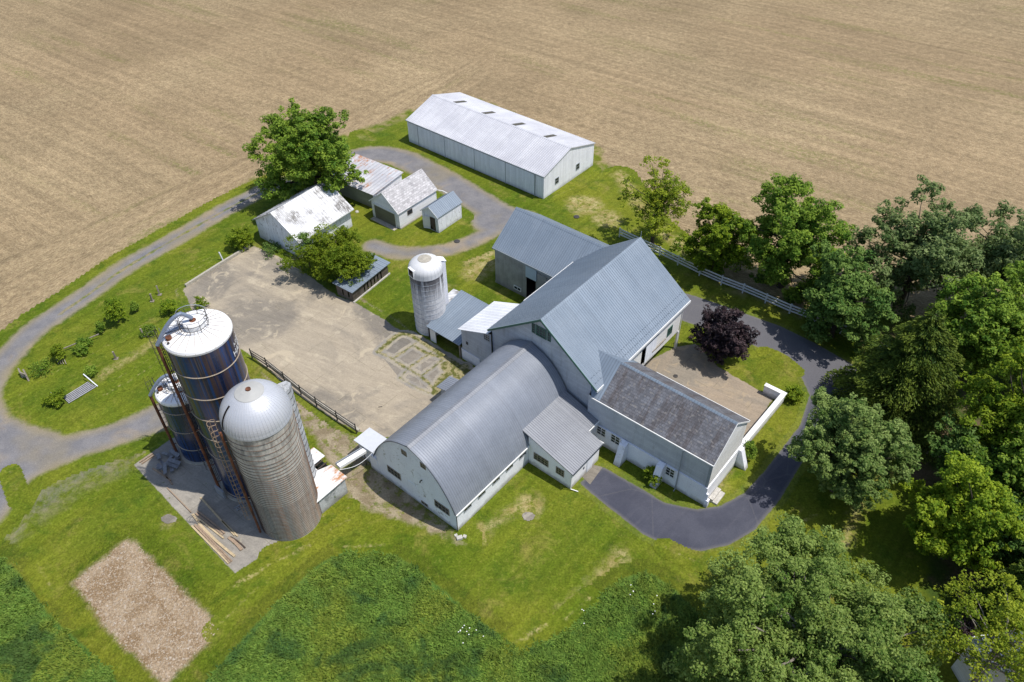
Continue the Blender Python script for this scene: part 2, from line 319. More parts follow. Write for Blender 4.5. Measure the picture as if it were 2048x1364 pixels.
M['wood_pale'] = plain('pale_lumber', (.46, .36, .22), .8, 0, .22)
M['wood_tan'] = plain('brown_lumber', (.29, .21, .145), .85, 0, .3)
M['steel'] = plain('galvanised_steel', (.38, .40, .43), .45, .5, .12)
M['steel_dark'] = plain('dark_steel', (.065, .060, .058), .55, .3, .3)
M['fence_board'] = plain('white_fence_paint', (.66, .68, .72), .6, 0, .12)
M['pipe_blue'] = plain('blue_grey_pipe', (.20, .24, .32), .45, .3, .1)
M['concrete'] = plain('plain_concrete', (.38, .35, .29), .9, 0, .2)
M['white_peel'] = stucco('peeling_paint', (.77, .79, .86), (.83, .85, .91), .38, (.33, .31, .28))
M['stone'] = plain('pale_stone', (.45, .43, .39), .9, 0, .25)
M['soil'] = plain('brown_soil', (.16, .11, .07), .95, 0, .3)
M['teal'] = plain('teal_plastic', (.03, .30, .27), .5)
s = N('rusty_steel'); n1 = s.noise(s.obj(), 1.3, 5, .7); M['rust'] = s.out(s.mix(s.ss(n1, .35, .65), (.085, .040, .028), (.21, .085, .045)), .8, .1, spec=.2)
s = N('window_glass'); n1 = s.noise(s.obj(), 1.1, 3); M['glass'] = s.out(s.mix(n1, (.012, .014, .018), (.05, .055, .065)), .12, 0, spec=.5)
s = N('dark_interior'); M['dark'] = s.out(s.mix(s.noise(s.obj(), .8, 3), (.010, .009, .009), (.035, .028, .024)), .9, spec=.05)
# slate shingles
def shingle(name, cols, w, h, streak):
    s = N(name); u = s.uv(); p = s.obj()
    k, mo = s.brick(u, w, h, .016, .5); k2, _ = s.brick(s.map(u, loc=(3.3, 1.7, 0)), w, h, .0, .5)
    n = s.noise(p, .5, 5, .65); st = s.noise(s.map(u, (1.1, .13, 1)), 1., 5, .7, .3); fine = s.noise(p, 7, 4, .8); row = s.noise(s.map(u, (.1, 4.5, 1)), 1., 2)
    c = s.mix(s.ss(n, .35, .65), cols[0], cols[1]); c = s.mix(s.mth('MULTIPLY', s.ss(st, .46, .62), streak), c, cols[2])
    c = s.shade(c, s.lin(k, 0, 1, .76, 1.22)); c = s.mix(s.mth('MULTIPLY', s.ss(s.noise(s.map(u, (1/w, 1/h, 1)), 1.0, 0), .66, .72), .6), c, cols[3])
    c = s.shade(c, s.lin(mo, 0, 1, 1.0, .62)); c = s.shade(c, s.lin(fine, .3, .7, .82, 1.18)); c = s.shade(c, s.lin(row, .3, .7, .9, 1.1))
    return s.out(c, .62, nrm=s.bump(s.mth('SUBTRACT', k, mo), .35, .02), spec=.35)
M['slate'] = shingle('dark_slate', ((.122, .120, .130), (.155, .160, .180), (.086, .070, .066), (.23, .215, .20)), .36, .26, .70)
M['slate_pale'] = shingle('pale_slate', ((.40, .385, .39), (.47, .455, .46), (.30, .30, .31), (.56, .55, .55)), .45, .30, .35)
M['slate_house'] = shingle('blue_slate', ((.13, .165, .235), (.17, .205, .275), (.10, .12, .18), (.22, .25, .32)), .4, .25, .3)
# silos
s = N('blue_enamel'); u = s.uv(); p = s.obj()
stA = s.noise(s.map(u, (1.5, .010, 1)), 1., 4, .65); stB = s.noise(s.map(u, (3.6, .05, 1), loc=(7, 0, 0)), 1., 3, .7); top = s.ss(s.sep(p)[2], 2., 17.)
pk, mo = s.brick(u, 2.8, 1.28, .018, .5)
c = s.mix(s.ss(stA, .40, .62), (.006, .013, .040), (.008, .042, .150)); c = s.mix(s.mth('MULTIPLY', s.mth('MULTIPLY', s.ss(stB, .44, .58), top), .80), c, (.068, .040, .027))
c = s.mix(s.mth('MULTIPLY', s.ss(s.noise(s.map(u, (5, .09, 1)), 1., 3), .60, .72), .5), c, (.10, .11, .16)); c = s.shade(c, s.lin(pk, 0, 1, .85, 1.15)); c = s.mix(s.mth('MULTIPLY', mo, .6), c, (.045, .045, .05))
M['enamel'] = s.out(c, .22, 0, spec=.6, nrm=s.bump(pk, .05, .02))
s = N('white_silo_roof'); n1 = s.noise(s.obj(), 1.2, 4); M['silo_white'] = s.out(s.mix(n1, (.72, .72, .72), (.82, .82, .82)), .4, 0, spec=.4)
s = N('stave_concrete'); u = s.uv(); p = s.obj()
k, mo = s.brick(u, .27, .78, .010, .5); n1 = s.noise(p, .6, 5, .65); st = s.noise(s.map(u, (1.4, .10, 1)), 1., 5, .7); fine = s.noise(p, 6, 4, .8); st2 = s.noise(s.map(u, (4.5, .06, 1), loc=(3, 1, 0)), 1., 3, .6)
c = s.mix(s.ss(n1, .35, .65), (.430, .400, .345), (.510, .480, .425)); c = s.mix(s.mth('MULTIPLY', s.ss(st, .50, .70), .5), c, (.20, .175, .145))
blot = s.mth('MULTIPLY', s.ss(s.sep(p)[2], 9.0, 13.0), s.ss(s.noise(s.map(u, (1.5, .55, 1)), 1., 4, .6), .49, .57)); c = s.mix(s.mth('MULTIPLY', blot, .55), c, (.17, .165, .155))
c = s.mix(s.mth('MULTIPLY', s.ss(s.noise(s.map(u, (.7, 3.0, 1)), 1., 4, .7), .56, .66), .45), c, (.24, .15, .09))
c = s.shade(c, s.lin(st2, .3, .7, .80, 1.14)); c = s.shade(c, s.lin(k, 0, 1, .93, 1.06)); c = s.shade(c, s.lin(mo, 0, 1, 1, .72)); c = s.shade(c, s.lin(fine, .3, .7, .9, 1.1)); M['stave'] = s.out(c, .9, nrm=s.bump(fine, .3, .02), spec=.2)
s = N('rusty_hoop'); n1 = s.noise(s.obj(), 1.6, 4, .7); M['hoop'] = s.out(s.mix(s.ss(n1, .4, .6), (.065, .055, .050), (.17, .095, .055)), .8, spec=.2)
s = N('whitewashed_concrete'); u = s.uv(); p = s.obj()
k, mo = s.brick(u, .5, .68, .02, .5); st = s.noise(s.map(u, (2.6, .16, 1)), 1., 5, .75); n1 = s.noise(p, 1.3, 5, .7); up_ = s.ss(s.sep(p)[2], 4.2, 7.6); fine = s.noise(p, 8, 4, .8)
c = s.mix(s.ss(n1, .4, .6), (.62, .62, .64), (.74, .74, .75)); blk = s.mth('MULTIPLY', s.ss(st, .40, .52), s.lin(up_, 0, 1, .15, .9)); c = s.mix(blk, c, (.115, .11, .115)); c = s.mix(s.mth('MULTIPLY', s.mth('MULTIPLY', s.ss(s.sep(p)[2], 6.5, 8.0), s.ss(st, .34, .44)), .8), c, (.09, .085, .09))
c = s.shade(c, s.lin(fine, .3, .7, .85, 1.12)); c = s.shade(c, s.lin(mo, 0, 1, 1, .8)); M['whitewash'] = s.out(c, .85, nrm=s.bump(fine, .3, .02), spec=.2)
s = N('dome_metal'); n1 = s.noise(s.obj(), .9, 4); M['dome'] = s.out(s.mix(n1, (.46, .475, .51), (.54, .555, .59)), .48, .25, spec=.4)
s = N('dome_metal_pale'); n1 = s.noise(s.obj(), 1.5, 4); M['dome_pale'] = s.out(s.mix(n1, (.58, .58, .59), (.70, .70, .70)), .5, .05, spec=.4)
s = N('dome_cap'); n1 = s.noise(s.obj(), 2.2, 4); M['dome_cap'] = s.out(s.mix(n1, (.36, .36, .345), (.46, .455, .43)), .6, .1, spec=.3)
# foliage
def leaf_mat(name, dark, light, ro=.6, trans=.25, spec=.16):
    s = N(name); t = s.attr('tint'); c = s.mix(t, dark, light); c = s.shade(c, s.lin(s.rnd(), 0, 1, .92, 1.08)); M[name] = s.out(c, ro, spec=spec, trans=trans)
leaf_mat('leaf_mid', (0.072, 0.161, 0.016), (0.322, 0.439, 0.054), trans=.42)
leaf_mat('leaf_bright', (0.084, 0.172, 0.009), (0.357, 0.443, 0.030), trans=.42)
leaf_mat('leaf_lime', (0.142, 0.226, 0.015), (0.430, 0.480, 0.039), trans=.42)
leaf_mat('leaf_dark', (.055, .135, .024), (.230, .340, .075), trans=.38)
leaf_mat('leaf_blue', (.075, .140, .036), (.310, .385, .145), .55, trans=.42)
leaf_mat('leaf_silver', (.085, .165, .024), (.350, .450, .110), .55, trans=.42)
leaf_mat('leaf_linden', (.075, .150, .026), (.330, .420, .125), .55, trans=.42)
leaf_mat('leaf_purple', (.014, .010, .014), (.075, .048, .050), .5, .12)
leaf_mat('leaf_conifer', (0.027, 0.072, 0.012), (0.189, 0.243, 0.029), .6, .2)
leaf_mat('leaf_bush', (0.095, 0.166, 0.009), (0.300, 0.372, 0.026), trans=.42)
s = N('bark'); n1 = s.noise(s.map(s.obj(), (3, 3, .6)), 1.5, 5, .7); M['bark'] = s.out(s.mix(n1, (.035, .028, .022), (.12, .10, .08)), .9, spec=.1)
s = N('pale_bark'); n1 = s.noise(s.map(s.obj(), (3, 3, .6)), 1.5, 5, .7); M['bark_pale'] = s.out(s.mix(n1, (.13, .11, .09), (.30, .27, .23)), .9, spec=.1)

# ------------------------------------------------------------------ mesh builder
class MB:
    def __init__(s): s.v, s.f, s.uv, s.sm = [], [], [], []
    def poly(s, pts, uv=None, smooth=False):
        b = len(s.v); s.v += [tuple(p) for p in pts]; s.f.append(tuple(range(b, b+len(pts)))); s.uv.append(uv); s.sm.append(smooth)
    def obox(s, o, ax, ay, az):
        o, ax, ay, az = Vector(o), Vector(ax), Vector(ay), Vector(az)
        if ax.cross(ay).dot(az) < 0: ax, ay = ay, ax
        P = lambda i, j, k: o + ax*i + ay*j + az*k
        for q in (((0,0,0),(0,1,0),(1,1,0),(1,0,0)), ((0,0,1),(1,0,1),(1,1,1),(0,1,1)), ((0,0,0),(1,0,0),(1,0,1),(0,0,1)),
                  ((1,1,0),(0,1,0),(0,1,1),(1,1,1)), ((0,1,0),(0,0,0),(0,0,1),(0,1,1)), ((1,0,0),(1,1,0),(1,1,1),(1,0,1))):
            s.poly([P(*c) for c in q])
    def box(s, x0, y0, z0, x1, y1, z1): s.obox((x0, y0, z0), (x1-x0, 0, 0), (0, y1-y0, 0), (0, 0, z1-z0))
    def beam(s, p, q, w, h=None, up=(0, 0, 1)):
        p, q = Vector(p), Vector(q); d = q-p; h = h or w
        x = d.cross(Vector(up))
        if x.length < 1e-6: x = d.cross(Vector((1, 0, 0)))
        x.normalize(); y = x.cross(d).normalized()
        s.obox(p - x*w/2 - y*h/2, d, x*w, y*h)
    def tube(s, pts, rad, n=8, cap=True):
        pts = [Vector(p) for p in pts]; k = len(pts)
        if not hasattr(rad, '__len__'): rad = [rad]*k
        rings = []; ref = Vector((0, 0, 1)); L = 0.0; Ls = []
        for i, p in enumerate(pts):
            d = (pts[min(i+1, k-1)] - pts[max(i-1, 0)]).normalized()
            x = d.cross(ref)
            if x.length < .05: x = d.cross(Vector((1, 0, 0)))
            x.normalize(); y = d.cross(x).normalized(); ref = x.cross(d) if False else ref
            if i: L += (p-pts[i-1]).length
            Ls.append(L)
            rings.append([p + (x*math.cos(2*math.pi*j/n) + y*math.sin(2*math.pi*j/n))*rad[i] for j in range(n)])
        for i in range(k-1):
            for j in range(n):
                j2 = (j+1) % n
                s.poly([rings[i][j], rings[i+1][j], rings[i+1][j2], rings[i][j2]], [(j/n, Ls[i]), (j/n, Ls[i+1]), ((j+1)/n, Ls[i+1]), ((j+1)/n, Ls[i])], n > 5)
        if cap:
            s.poly(rings[0]); s.poly(list(reversed(rings[-1])))
    def lathe(s, prof, n=64, a0=0.0, a1=2*math.pi, smooth=True):
        L = 0; Ls = [0]
        for a, b in zip(prof, prof[1:]): L += math.hypot(b[0]-a[0], b[1]-a[1]); Ls.append(L)
        rm = max(p[0] for p in prof)
        for i in range(len(prof)-1):
            for j in range(n):
                t0, t1 = a0+(a1-a0)*j/n, a0+(a1-a0)*(j+1)/n
                q = lambda pr, t: (pr[0]*math.cos(t), pr[0]*math.sin(t), pr[1])
                pts = [q(prof[i], t0), q(prof[i], t1), q(prof[i+1], t1), q(prof[i+1], t0)]
                uv = [(rm*t0, Ls[i]), (rm*t1, Ls[i]), (rm*t1, Ls[i+1]), (rm*t0, Ls[i+1])]
                if prof[i+1][0] < 1e-6: pts, uv = pts[:3], uv[:3]
                elif prof[i][0] < 1e-6: pts, uv = [pts[0], pts[2], pts[3]], [uv[0], uv[2], uv[3]]
                s.poly(pts, uv, smooth)
    def torus(s, r, z, w, n=64, k=6, c=(0, 0)):
        for j in range(n):
            t0, t1 = 2*math.pi*j/n, 2*math.pi*(j+1)/n
            for i in range(k):
                b0, b1 = 2*math.pi*i/k, 2*math.pi*(i+1)/k
                q = lambda t, b: (c[0]+(r+w*math.cos(b))*math.cos(t), c[1]+(r+w*math.cos(b))*math.sin(t), z+w*math.sin(b))
                s.poly([q(t0, b0), q(t1, b0), q(t1, b1), q(t0, b1)], None, True)
    def wall(s, o, du, L, z0, z1, holes=(), flip=False):
        """upright wall from o along du, rectangular openings (a0,a1,b0,b1) left out"""
        o, du = Vector(o), Vector(du).normalized()
        xs = sorted({0.0, L, *[h[0] for h in holes], *[h[1] for h in holes]}); zs = sorted({z0, z1, *[h[2] for h in holes], *[h[3] for h in holes]})
        for a, b in zip(xs, xs[1:]):
            for c, d in zip(zs, zs[1:]):
                m_, n_ = (a+b)/2, (c+d)/2
                if any(h[0] < m_ < h[1] and h[2] < n_ < h[3] for h in holes): continue
                q = [o+du*a+Vector((0, 0, c)), o+du*b+Vector((0, 0, c)), o+du*b+Vector((0, 0, d)), o+du*a+Vector((0, 0, d))]
                s.poly(q[::-1] if flip else q)
    def slab(s, A, B, C, D, th=.12, rib=0.0, rw=.05, rh=.028):
        """roof slope, A-B eave, D-C ridge, ribs run from eave to ridge"""
        A, B, C, D = map(Vector, (A, B, C, D)); n = (B-A).cross(D-A).normalized()
        if n.z < 0: n = -n
        lo = [p-n*th for p in (A, B, C, D)]; t = [A, B, C, D]
        s.poly(t); s.poly(lo[::-1])
        for i in range(4):
            j = (i+1) % 4; s.poly([t[i], lo[i], lo[j], t[j]])
        if rib:
            L = (B-A).length; k = max(1, int(L/rib)); d = (B-A).normalized()
            for i in range(1, k):
                f = i/k; p, q = A.lerp(B, f), D.lerp(C, f)
                s.poly([p-d*rw/2, q-d*rw/2, q+n*rh-d*rw*.15, p+n*rh-d*rw*.15]); s.poly([p+n*rh-d*rw*.15, q+n*rh-d*rw*.15, q+n*rh+d*rw*.15, p+n*rh+d*rw*.15]); s.poly([p+n*rh+d*rw*.15, q+n*rh+d*rw*.15, q+d*rw/2, p+d*rw/2])
    def build(s, name, mat, parent=None, label=None):
        me = bpy.data.meshes.new(name); me.from_pydata(s.v, [], s.f); ul = me.uv_layers.new(name='UVMap')
        co = []
        for f, uv in zip(s.f, s.uv):
            if uv is None:
                P = [Vector(s.v[i]) for i in f]; n = Vector((0, 0, 0))
                for i in range(len(P)): n += P[i].cross(P[(i+1) % len(P)])
                n = n.normalized() if n.length > 1e-12 else Vector((0, 0, 1))
                t = Vector((-n.y, n.x, 0)); t = t.normalized() if t.length > 1e-4 else Vector((1, 0, 0))
                b = n.cross(t); uv = [(p.dot(t), p.dot(b)) for p in P]
            for a in uv: co += [a[0], a[1]]
        ul.data.foreach_set('uv', co)
        me.polygons.foreach_set('use_smooth', s.sm); me.materials.append(mat if not isinstance(mat, str) else M[mat]); me.update()
        o = bpy.data.objects.new(name, me); COL.objects.link(o)
        if parent is not None: o.parent = parent
        if label: o['label'] = label
        return o
def one(name, mat, parent, fn, label=None):
    b = MB(); fn(b); return b.build(name, mat, parent, label)

def window(parent, o, du, w, h, nrm, cols=2, rows=2, frame='trim_white', bar=.06, glass='glass', proud=.05, name='window', label=None):
    o, du, nrm = Vector(o), Vector(du).normalized(), Vector(nrm).normalized(); up = Vector((0, 0, 1)); f = MB()
    def b(a0, a1, c0, c1, d=proud): f.obox(o+du*a0+up*c0+nrm*.004, du*(a1-a0), nrm*d, up*(c1-c0))
    b(0, w, 0, bar); b(0, w, h-bar, h); b(0, bar, bar, h-bar); b(w-bar, w, bar, h-bar)
    for i in range(1, cols): x = w*i/cols; b(x-bar*.3, x+bar*.3, bar, h-bar, proud*.7)
    for i in range(1, rows): z = h*i/rows; b(bar, w-bar, z-bar*.3, z+bar*.3, proud*.6)
    fo = f.build(name, frame, parent, label); g = MB(); g.obox(o+du*bar+up*bar+nrm*.006, du*(w-2*bar), nrm*proud*.35, up*(h-2*bar)); g.build('pane', glass, fo)
    return fo
def gable_walls(b, u0, u1, v0, v1, he, hr, holes={}):
    """four walls of a gabled box in local u,v; holes keyed 'v0','v1','u0','u1' in wall-run coordinates"""
    sg = 1 if v1 > v0 else -1
    b.wall((u0, v0, 0), (1, 0, 0), u1-u0, 0, he, holes.get('v0', ()), sg < 0)
    b.wall((u0, v1, 0), (1, 0, 0), u1-u0, 0, he, holes.get('v1', ()), sg > 0)
    b.wall((u0, v0, 0), (0, sg, 0), abs(v1-v0), 0, he, holes.get('u0', ()), sg > 0)
    b.wall((u1, v0, 0), (0, sg, 0), abs(v1-v0), 0, he, holes.get('u1', ()), sg < 0)
    vm = (v0+v1)/2
    for u in (u0, u1): b.poly([(u, v0, he), (u, v1, he), (u, vm, hr)] if (u == u1) == (sg > 0) else [(u, v0, he), (u, vm, hr), (u, v1, he)])
def gable_roof(b, u0, u1, v0, v1, he, hr, th=.12, rib=.3, cap=True, **kw):
    vm = (v0+v1)/2
    b.slab((u0, v0, he), (u1, v0, he), (u1, vm, hr), (u0, vm, hr), th, rib, **kw)
    b.slab((u0, v1, he), (u1, v1, he), (u1, vm, hr), (u0, vm, hr), th, rib, **kw)
def ridge_cap(b, u0, u1, v0, v1, he, hr, w=.22, up=.03):
    vm = (v0+v1)/2; k = (hr-he)/abs(vm-v0)
    for s_ in (-1, 1):
        b.slab((u0, vm+s_*w, hr-k*w+up), (u1, vm+s_*w, hr-k*w+up), (u1, vm, hr+up), (u0, vm, hr+up), .025)
def eave_trim(b, u0, u1, v, z, sg, h=.16, d=.09):
    b.box(u0, min(v, v+sg*d), z-h, u1, max(v, v+sg*d), z+.01)

# ------------------------------------------------------------------ ground sheets
def smooth_poly(P, closed=True, k=6):
    P = np.array(P, float); n = len(P); out = []
    rngi = range(n) if closed else range(n-1)
    for i in rngi:
        p0, p1, p2, p3 = (P[(i-1) % n], P[i], P[(i+1) % n], P[(i+2) % n]) if closed else (P[max(i-1, 0)], P[i], P[i+1], P[min(i+2, n-1)])
        for t in np.arange(k)/k:
            out.append(.5*((2*p1)+(-p0+p2)*t+(2*p0-5*p1+4*p2-p3)*t*t+(-p0+3*p1-3*p2+p3)*t**3))
    if not closed: out.append(P[-1])
    return np.array(out)
def seg_dist(X, P, closed):
    d = np.full(len(X), 1e9); n = len(P)
    for i in range(n if closed else n-1):
        a, b = P[i], P[(i+1) % n]; ab = b-a; L = ab@ab
        if L < 1e-12: continue
        t = np.clip(((X-a)@ab)/L, 0, 1); q = X-a-t[:, None]*ab; d = np.minimum(d, np.einsum('ij,ij->i', q, q))
    return np.sqrt(d)
def inside(X, P):
    c = np.zeros(len(X), bool); n = len(P)
    for i in range(n):
        a, b = P[i], P[(i+1) % n]
        k = (a[1] > X[:, 1]) != (b[1] > X[:, 1])
        with np.errstate(divide='ignore', invalid='ignore'):
            xi = (b[0]-a[0])*(X[:, 1]-a[1])/(b[1]-a[1])+a[0]
        c ^= k & (X[:, 0] < xi)
    return c
def gp(pts): return np.array([[*G(*p)[:2]] for p in pts])
def sheet(name, shapes, z, res, margin, mat, kind='structure', label=None, cut=(), mid=None):
    L = []
    for sh in shapes:
        if sh[0] == 'poly': P = gp(sh[1]); L.append(('p', P if len(sh) > 2 else smooth_poly(P)))
        elif sh[0] == 'stroke': L.append(('s', smooth_poly(gp(sh[1]), False), sh[2]/2))
        elif sh[0] == 'blob': c = G(*sh[1]); L.append(('b', np.array([c.x, c.y]), sh[2]))
    pts = np.concatenate([(q[1] if q[0] != 'b' else q[1][None]) for q in L]); ex = margin+max([q[2] for q in L if q[0] != 'p']+[0])
    lo, hi = pts.min(0)-ex-res, pts.max(0)+ex+res
    nx, ny = int((hi[0]-lo[0])/res)+1, int((hi[1]-lo[1])/res)+1
    gx, gy = np.meshgrid(lo[0]+np.arange(nx)*res, lo[1]+np.arange(ny)*res, indexing='ij'); X = np.stack([gx.ravel(), gy.ravel()], 1)
    sd = np.full(len(X), -1e9)
    for q in L:
        e = q[2] if q[0] == 's' else (q[2] if q[0] == 'b' else 0)
        bl, bh = (q[1].min(0), q[1].max(0)) if q[0] != 'b' else (q[1], q[1])
        k = np.all((X > bl-e-margin-res*2) & (X < bh+e+margin+res*2), axis=1); Y = X[k]
        if q[0] == 'p': d = seg_dist(Y, q[1], True)*np.where(inside(Y, q[1]), 1, -1)
        elif q[0] == 's': d = q[2]-seg_dist(Y, q[1], False)
        else: d = q[2]-np.hypot(*(Y-q[1]).T)
        sd[k] = np.maximum(sd[k], d)
    for c in cut:
        P = smooth_poly(gp(c)); d = seg_dist(X, P, True)*np.where(inside(X, P), -1, 1); sd = np.minimum(sd, d)
    idx = np.arange(nx*ny).reshape(nx, ny); S = sd.reshape(nx, ny)
    mx = np.maximum.reduce([S[:-1, :-1], S[1:, :-1], S[1:, 1:], S[:-1, 1:]]) > -margin
    F = np.stack([idx[:-1, :-1][mx], idx[1:, :-1][mx], idx[1:, 1:][mx], idx[:-1, 1:][mx]], 1)
    used = np.unique(F); rm = np.full(nx*ny, -1); rm[used] = np.arange(len(used)); F = rm[F]; V = np.zeros((len(used), 3)); V[:, :2] = X[used]; V[:, 2] = z
    me = fast_mesh(name, V, F); at = me.attributes.new('sd', 'FLOAT', 'POINT'); at.data.foreach_set('value', sd[used].astype(np.float32))
    if mid is not None:   # grassy crown between the wheel tracks
        mp = smooth_poly(gp(mid), False); md = np.clip(1-seg_dist(X[used], mp, False)/.9, 0, 1); a2 = me.attributes.new('mid', 'FLOAT', 'POINT'); a2.data.foreach_set('value', md.astype(np.float32))
    me.materials.append(M[mat]); o = bpy.data.objects.new(name, me); COL.objects.link(o); tag(o, label, None, None, kind); return o
def fast_mesh(name, V, F):
    me = bpy.data.meshes.new(name); k = F.shape[1]; me.vertices.add(len(V)); me.vertices.foreach_set('co', V.astype(np.float32).ravel())
    me.loops.add(F.size); me.loops.foreach_set('vertex_index', F.astype(np.int32).ravel()); me.polygons.add(len(F)); me.polygons.foreach_set('loop_start', np.arange(0, F.size, k, dtype=np.int32))
    me.update(calc_edges=True); return me
def hard_sheet(name, polys, z, mat, smooth=True, label=None):
    """crisp-edged paving: outline polygon, rim points carry the distance to the edge"""
    b = bpy.data.meshes.new(name); V = []; F = []; S = []
    import bmesh
    bm = bmesh.new(); lay = bm.verts.layers.float.new('sd')
    for P in polys:
        Q = smooth_poly(gp(P)) if smooth else gp(P)
        vs = [bm.verts.new((q[0]+random.uniform(-.05, .05), q[1]+random.uniform(-.05, .05), z)) for q in Q]
        for v in vs: v[lay] = 5.0
        f = bm.faces.new(vs)
        if f.normal.z < 0: f.normal_flip()
    bmesh.ops.triangulate(bm, faces=bm.faces[:]); bm.normal_update()
    for f in bm.faces:
        if f.normal.z < 0: f.normal_flip()
    bm.to_mesh(b); bm.free(); b.materials.append(M[mat]); o = bpy.data.objects.new(name, b); COL.objects.link(o); tag(o, label, None, None, 'structure'); return o

me = bpy.data.meshes.new('field'); S_ = 3000.0
me.from_pydata([(-S_, -S_, 0), (S_, -S_, 0), (S_, S_, 0), (-S_, S_, 0)], [], [(0, 1, 2, 3)]); me.materials.append(M['field'])
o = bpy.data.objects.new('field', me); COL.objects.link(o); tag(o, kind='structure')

LAWN = [(-160, 775), (0, 668), (70, 628), (150, 563), (250, 498), (350, 440), (450, 392), (530, 345), (600, 310), (690, 268), (760, 247), (812, 222), (850, 215), (925, 190), (1060, 240), (1190, 292), (1205, 318), (1235, 345), (1250, 375),
        (1275, 400), (1300, 450), (1360, 500), (1420, 530), (1480, 570), (1570, 602), (1650, 645), (1700, 655), (1780, 665), (1880, 690), (2000, 700), (2120, 715), (2300, 1000), (2300, 1480), (-160, 1480)]
sheet('lawn', [('poly', LAWN)], .010, .6, 2.2, 'lawn')
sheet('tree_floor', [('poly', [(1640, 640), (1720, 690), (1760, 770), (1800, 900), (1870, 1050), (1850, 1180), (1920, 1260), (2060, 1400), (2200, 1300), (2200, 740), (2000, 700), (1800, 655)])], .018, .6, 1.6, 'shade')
sheet('meadow', [('poly', [(380, 1420), (440, 1330), (520, 1240), (600, 1163), (660, 1115), (720, 1097), (775, 1105), (830, 1135), (890, 1185), (960, 1240), (1015, 1280), (1060, 1287), (1120, 1265), (1180, 1210), (1240, 1163), (1290, 1146), (1340, 1170), (1390, 1225), (1440, 1300), (1500, 1480), (380, 1480)]),
                 ('poly', [(-120, 1060), (0, 1112), (40, 1150), (100, 1230), (170, 1290), (220, 1335), (245, 1480), (-120, 1480)])], .022, .4, 1.0, 'meadow')
LANE = [(560, 366), (520, 384), (450, 420), (350, 478), (250, 535), (150, 605), (75, 655), (25, 705), (-20, 765), (-30, 830), (20, 868), (90, 888)]
sheet('gravel_lane', [('stroke', LANE, 3.5), ('poly', [(-90, 780), (-10, 780), (25, 835), (75, 862), (140, 868), (230, 845), (330, 805), (345, 850), (300, 872), (230, 895), (140, 925), (60, 965), (0, 1045), (-90, 1080)])], .024, .35, 1.6, 'gravel', mid=[(548, 370), (450, 421), (350, 478), (250, 537), (170, 594), (120, 628)])
sheet('gravel_loop', [('stroke', [(690, 322), (740, 309), (800, 316), (870, 350), (940, 392), (1000, 428), (1045, 440)], 5.0), ('stroke', [(1010, 432), (985, 460), (930, 488), (870, 503), (800, 506), (745, 492)], 2.9), ('blob', (990, 440), 3.4)], .024, .35, 1.6, 'gravel')
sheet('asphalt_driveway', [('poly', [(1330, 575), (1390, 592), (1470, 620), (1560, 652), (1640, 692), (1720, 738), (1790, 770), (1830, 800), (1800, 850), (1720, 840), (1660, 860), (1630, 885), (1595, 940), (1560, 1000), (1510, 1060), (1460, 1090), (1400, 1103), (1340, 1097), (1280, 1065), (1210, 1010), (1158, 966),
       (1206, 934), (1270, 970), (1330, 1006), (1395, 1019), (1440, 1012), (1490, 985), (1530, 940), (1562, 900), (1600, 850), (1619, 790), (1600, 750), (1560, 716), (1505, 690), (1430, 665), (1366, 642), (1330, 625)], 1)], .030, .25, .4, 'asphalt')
YARD = [(366, 578), (440, 532), (508, 492), (560, 515), (620, 552), (672, 592), (705, 603), (770, 640), (835, 688), (900, 705), (960, 745), (900, 800), (800, 870), (748, 880), (716, 862), (676, 846), (636, 818), (603, 794), (570, 768), (535, 738), (500, 710), (470, 690), (430, 650), (385, 622)]
sheet('concrete_yard', [('poly', YARD, 1)], .036, .25, .6, 'yard')
s = N('joint_weeds'); g, h = lawn_col(s); k = soft(s, .35, -.1, .2, 2.2); p = s.pos()
c0 = s.shade(s.mix(s.ss(s.noise(p, .5, 4), .4, .6), (.255, .235, .205), (.34, .30, .23)), s.lin(s.noise(p, 6, 4, .75), .3, .7, .84, 1.14))
gg = s.shade(s.mix(s.ss(s.noise(p, 1.5, 4), .42, .60), (.105, .110, .030), (.27, .235, .125)), s.lin(s.noise(p, 6, 3, .8), .3, .7, .7, 1.3)); M['joint'] = s.out(s.mix(k, c0, gg), .95, spec=.1)
hard_sheet('old_slabs', [[(757, 703), (803, 668), (880, 700), (950, 745), (905, 800), (872, 785), (858, 786), (800, 757)]], .040, 'slab', False)
sheet('joint_weeds', [('stroke', [(757, 704), (803, 668), (850, 688), (900, 722), (950, 748)], .7), ('stroke', [(757, 704), (785, 719), (815, 738), (842, 753), (875, 784)], .40), ('stroke', [(785, 719), (835, 685)], .40), ('stroke', [(815, 738), (868, 702)], .35),
      ('stroke', [(842, 753), (890, 717)], .35), ('stroke', [(800, 757), (836, 777), (858, 786)], .2), ('stroke', [(800, 757), (816, 738)], .28), ('stroke', [(872, 784), (890, 752), (930, 735)], 1.1), ('stroke', [(828, 692), (860, 709), (905, 720)], .5), ('blob', (897, 733), 1.0), ('blob', (918, 748), .9)], .046, .12, .25, 'joint', kind='stuff')
sheet('patio', [('poly', [(1240, 760), (1300, 720), (1352, 694), (1392, 688), (1435, 733), (1546, 797), (1500, 880), (1480, 890), (1350, 800)], 1)], .036, .25, .6, 'patio')
sheet('silo_pad', [('poly', [(268, 930), (345, 876), (440, 860), (540, 890), (650, 990), (590, 1068), (470, 1148)], 1)], .036, .2, .35, 'pad')
sheet('bare_ground', [('poly', [(478, 700), (515, 705), (570, 755), (640, 805), (715, 868), (770, 935), (840, 1000), (910, 1070), (925, 1090), (890, 1075), (840, 1055), (765, 1030), (700, 1000), (640, 900), (560, 780)])], .020, .3, 1.7, 'bare')
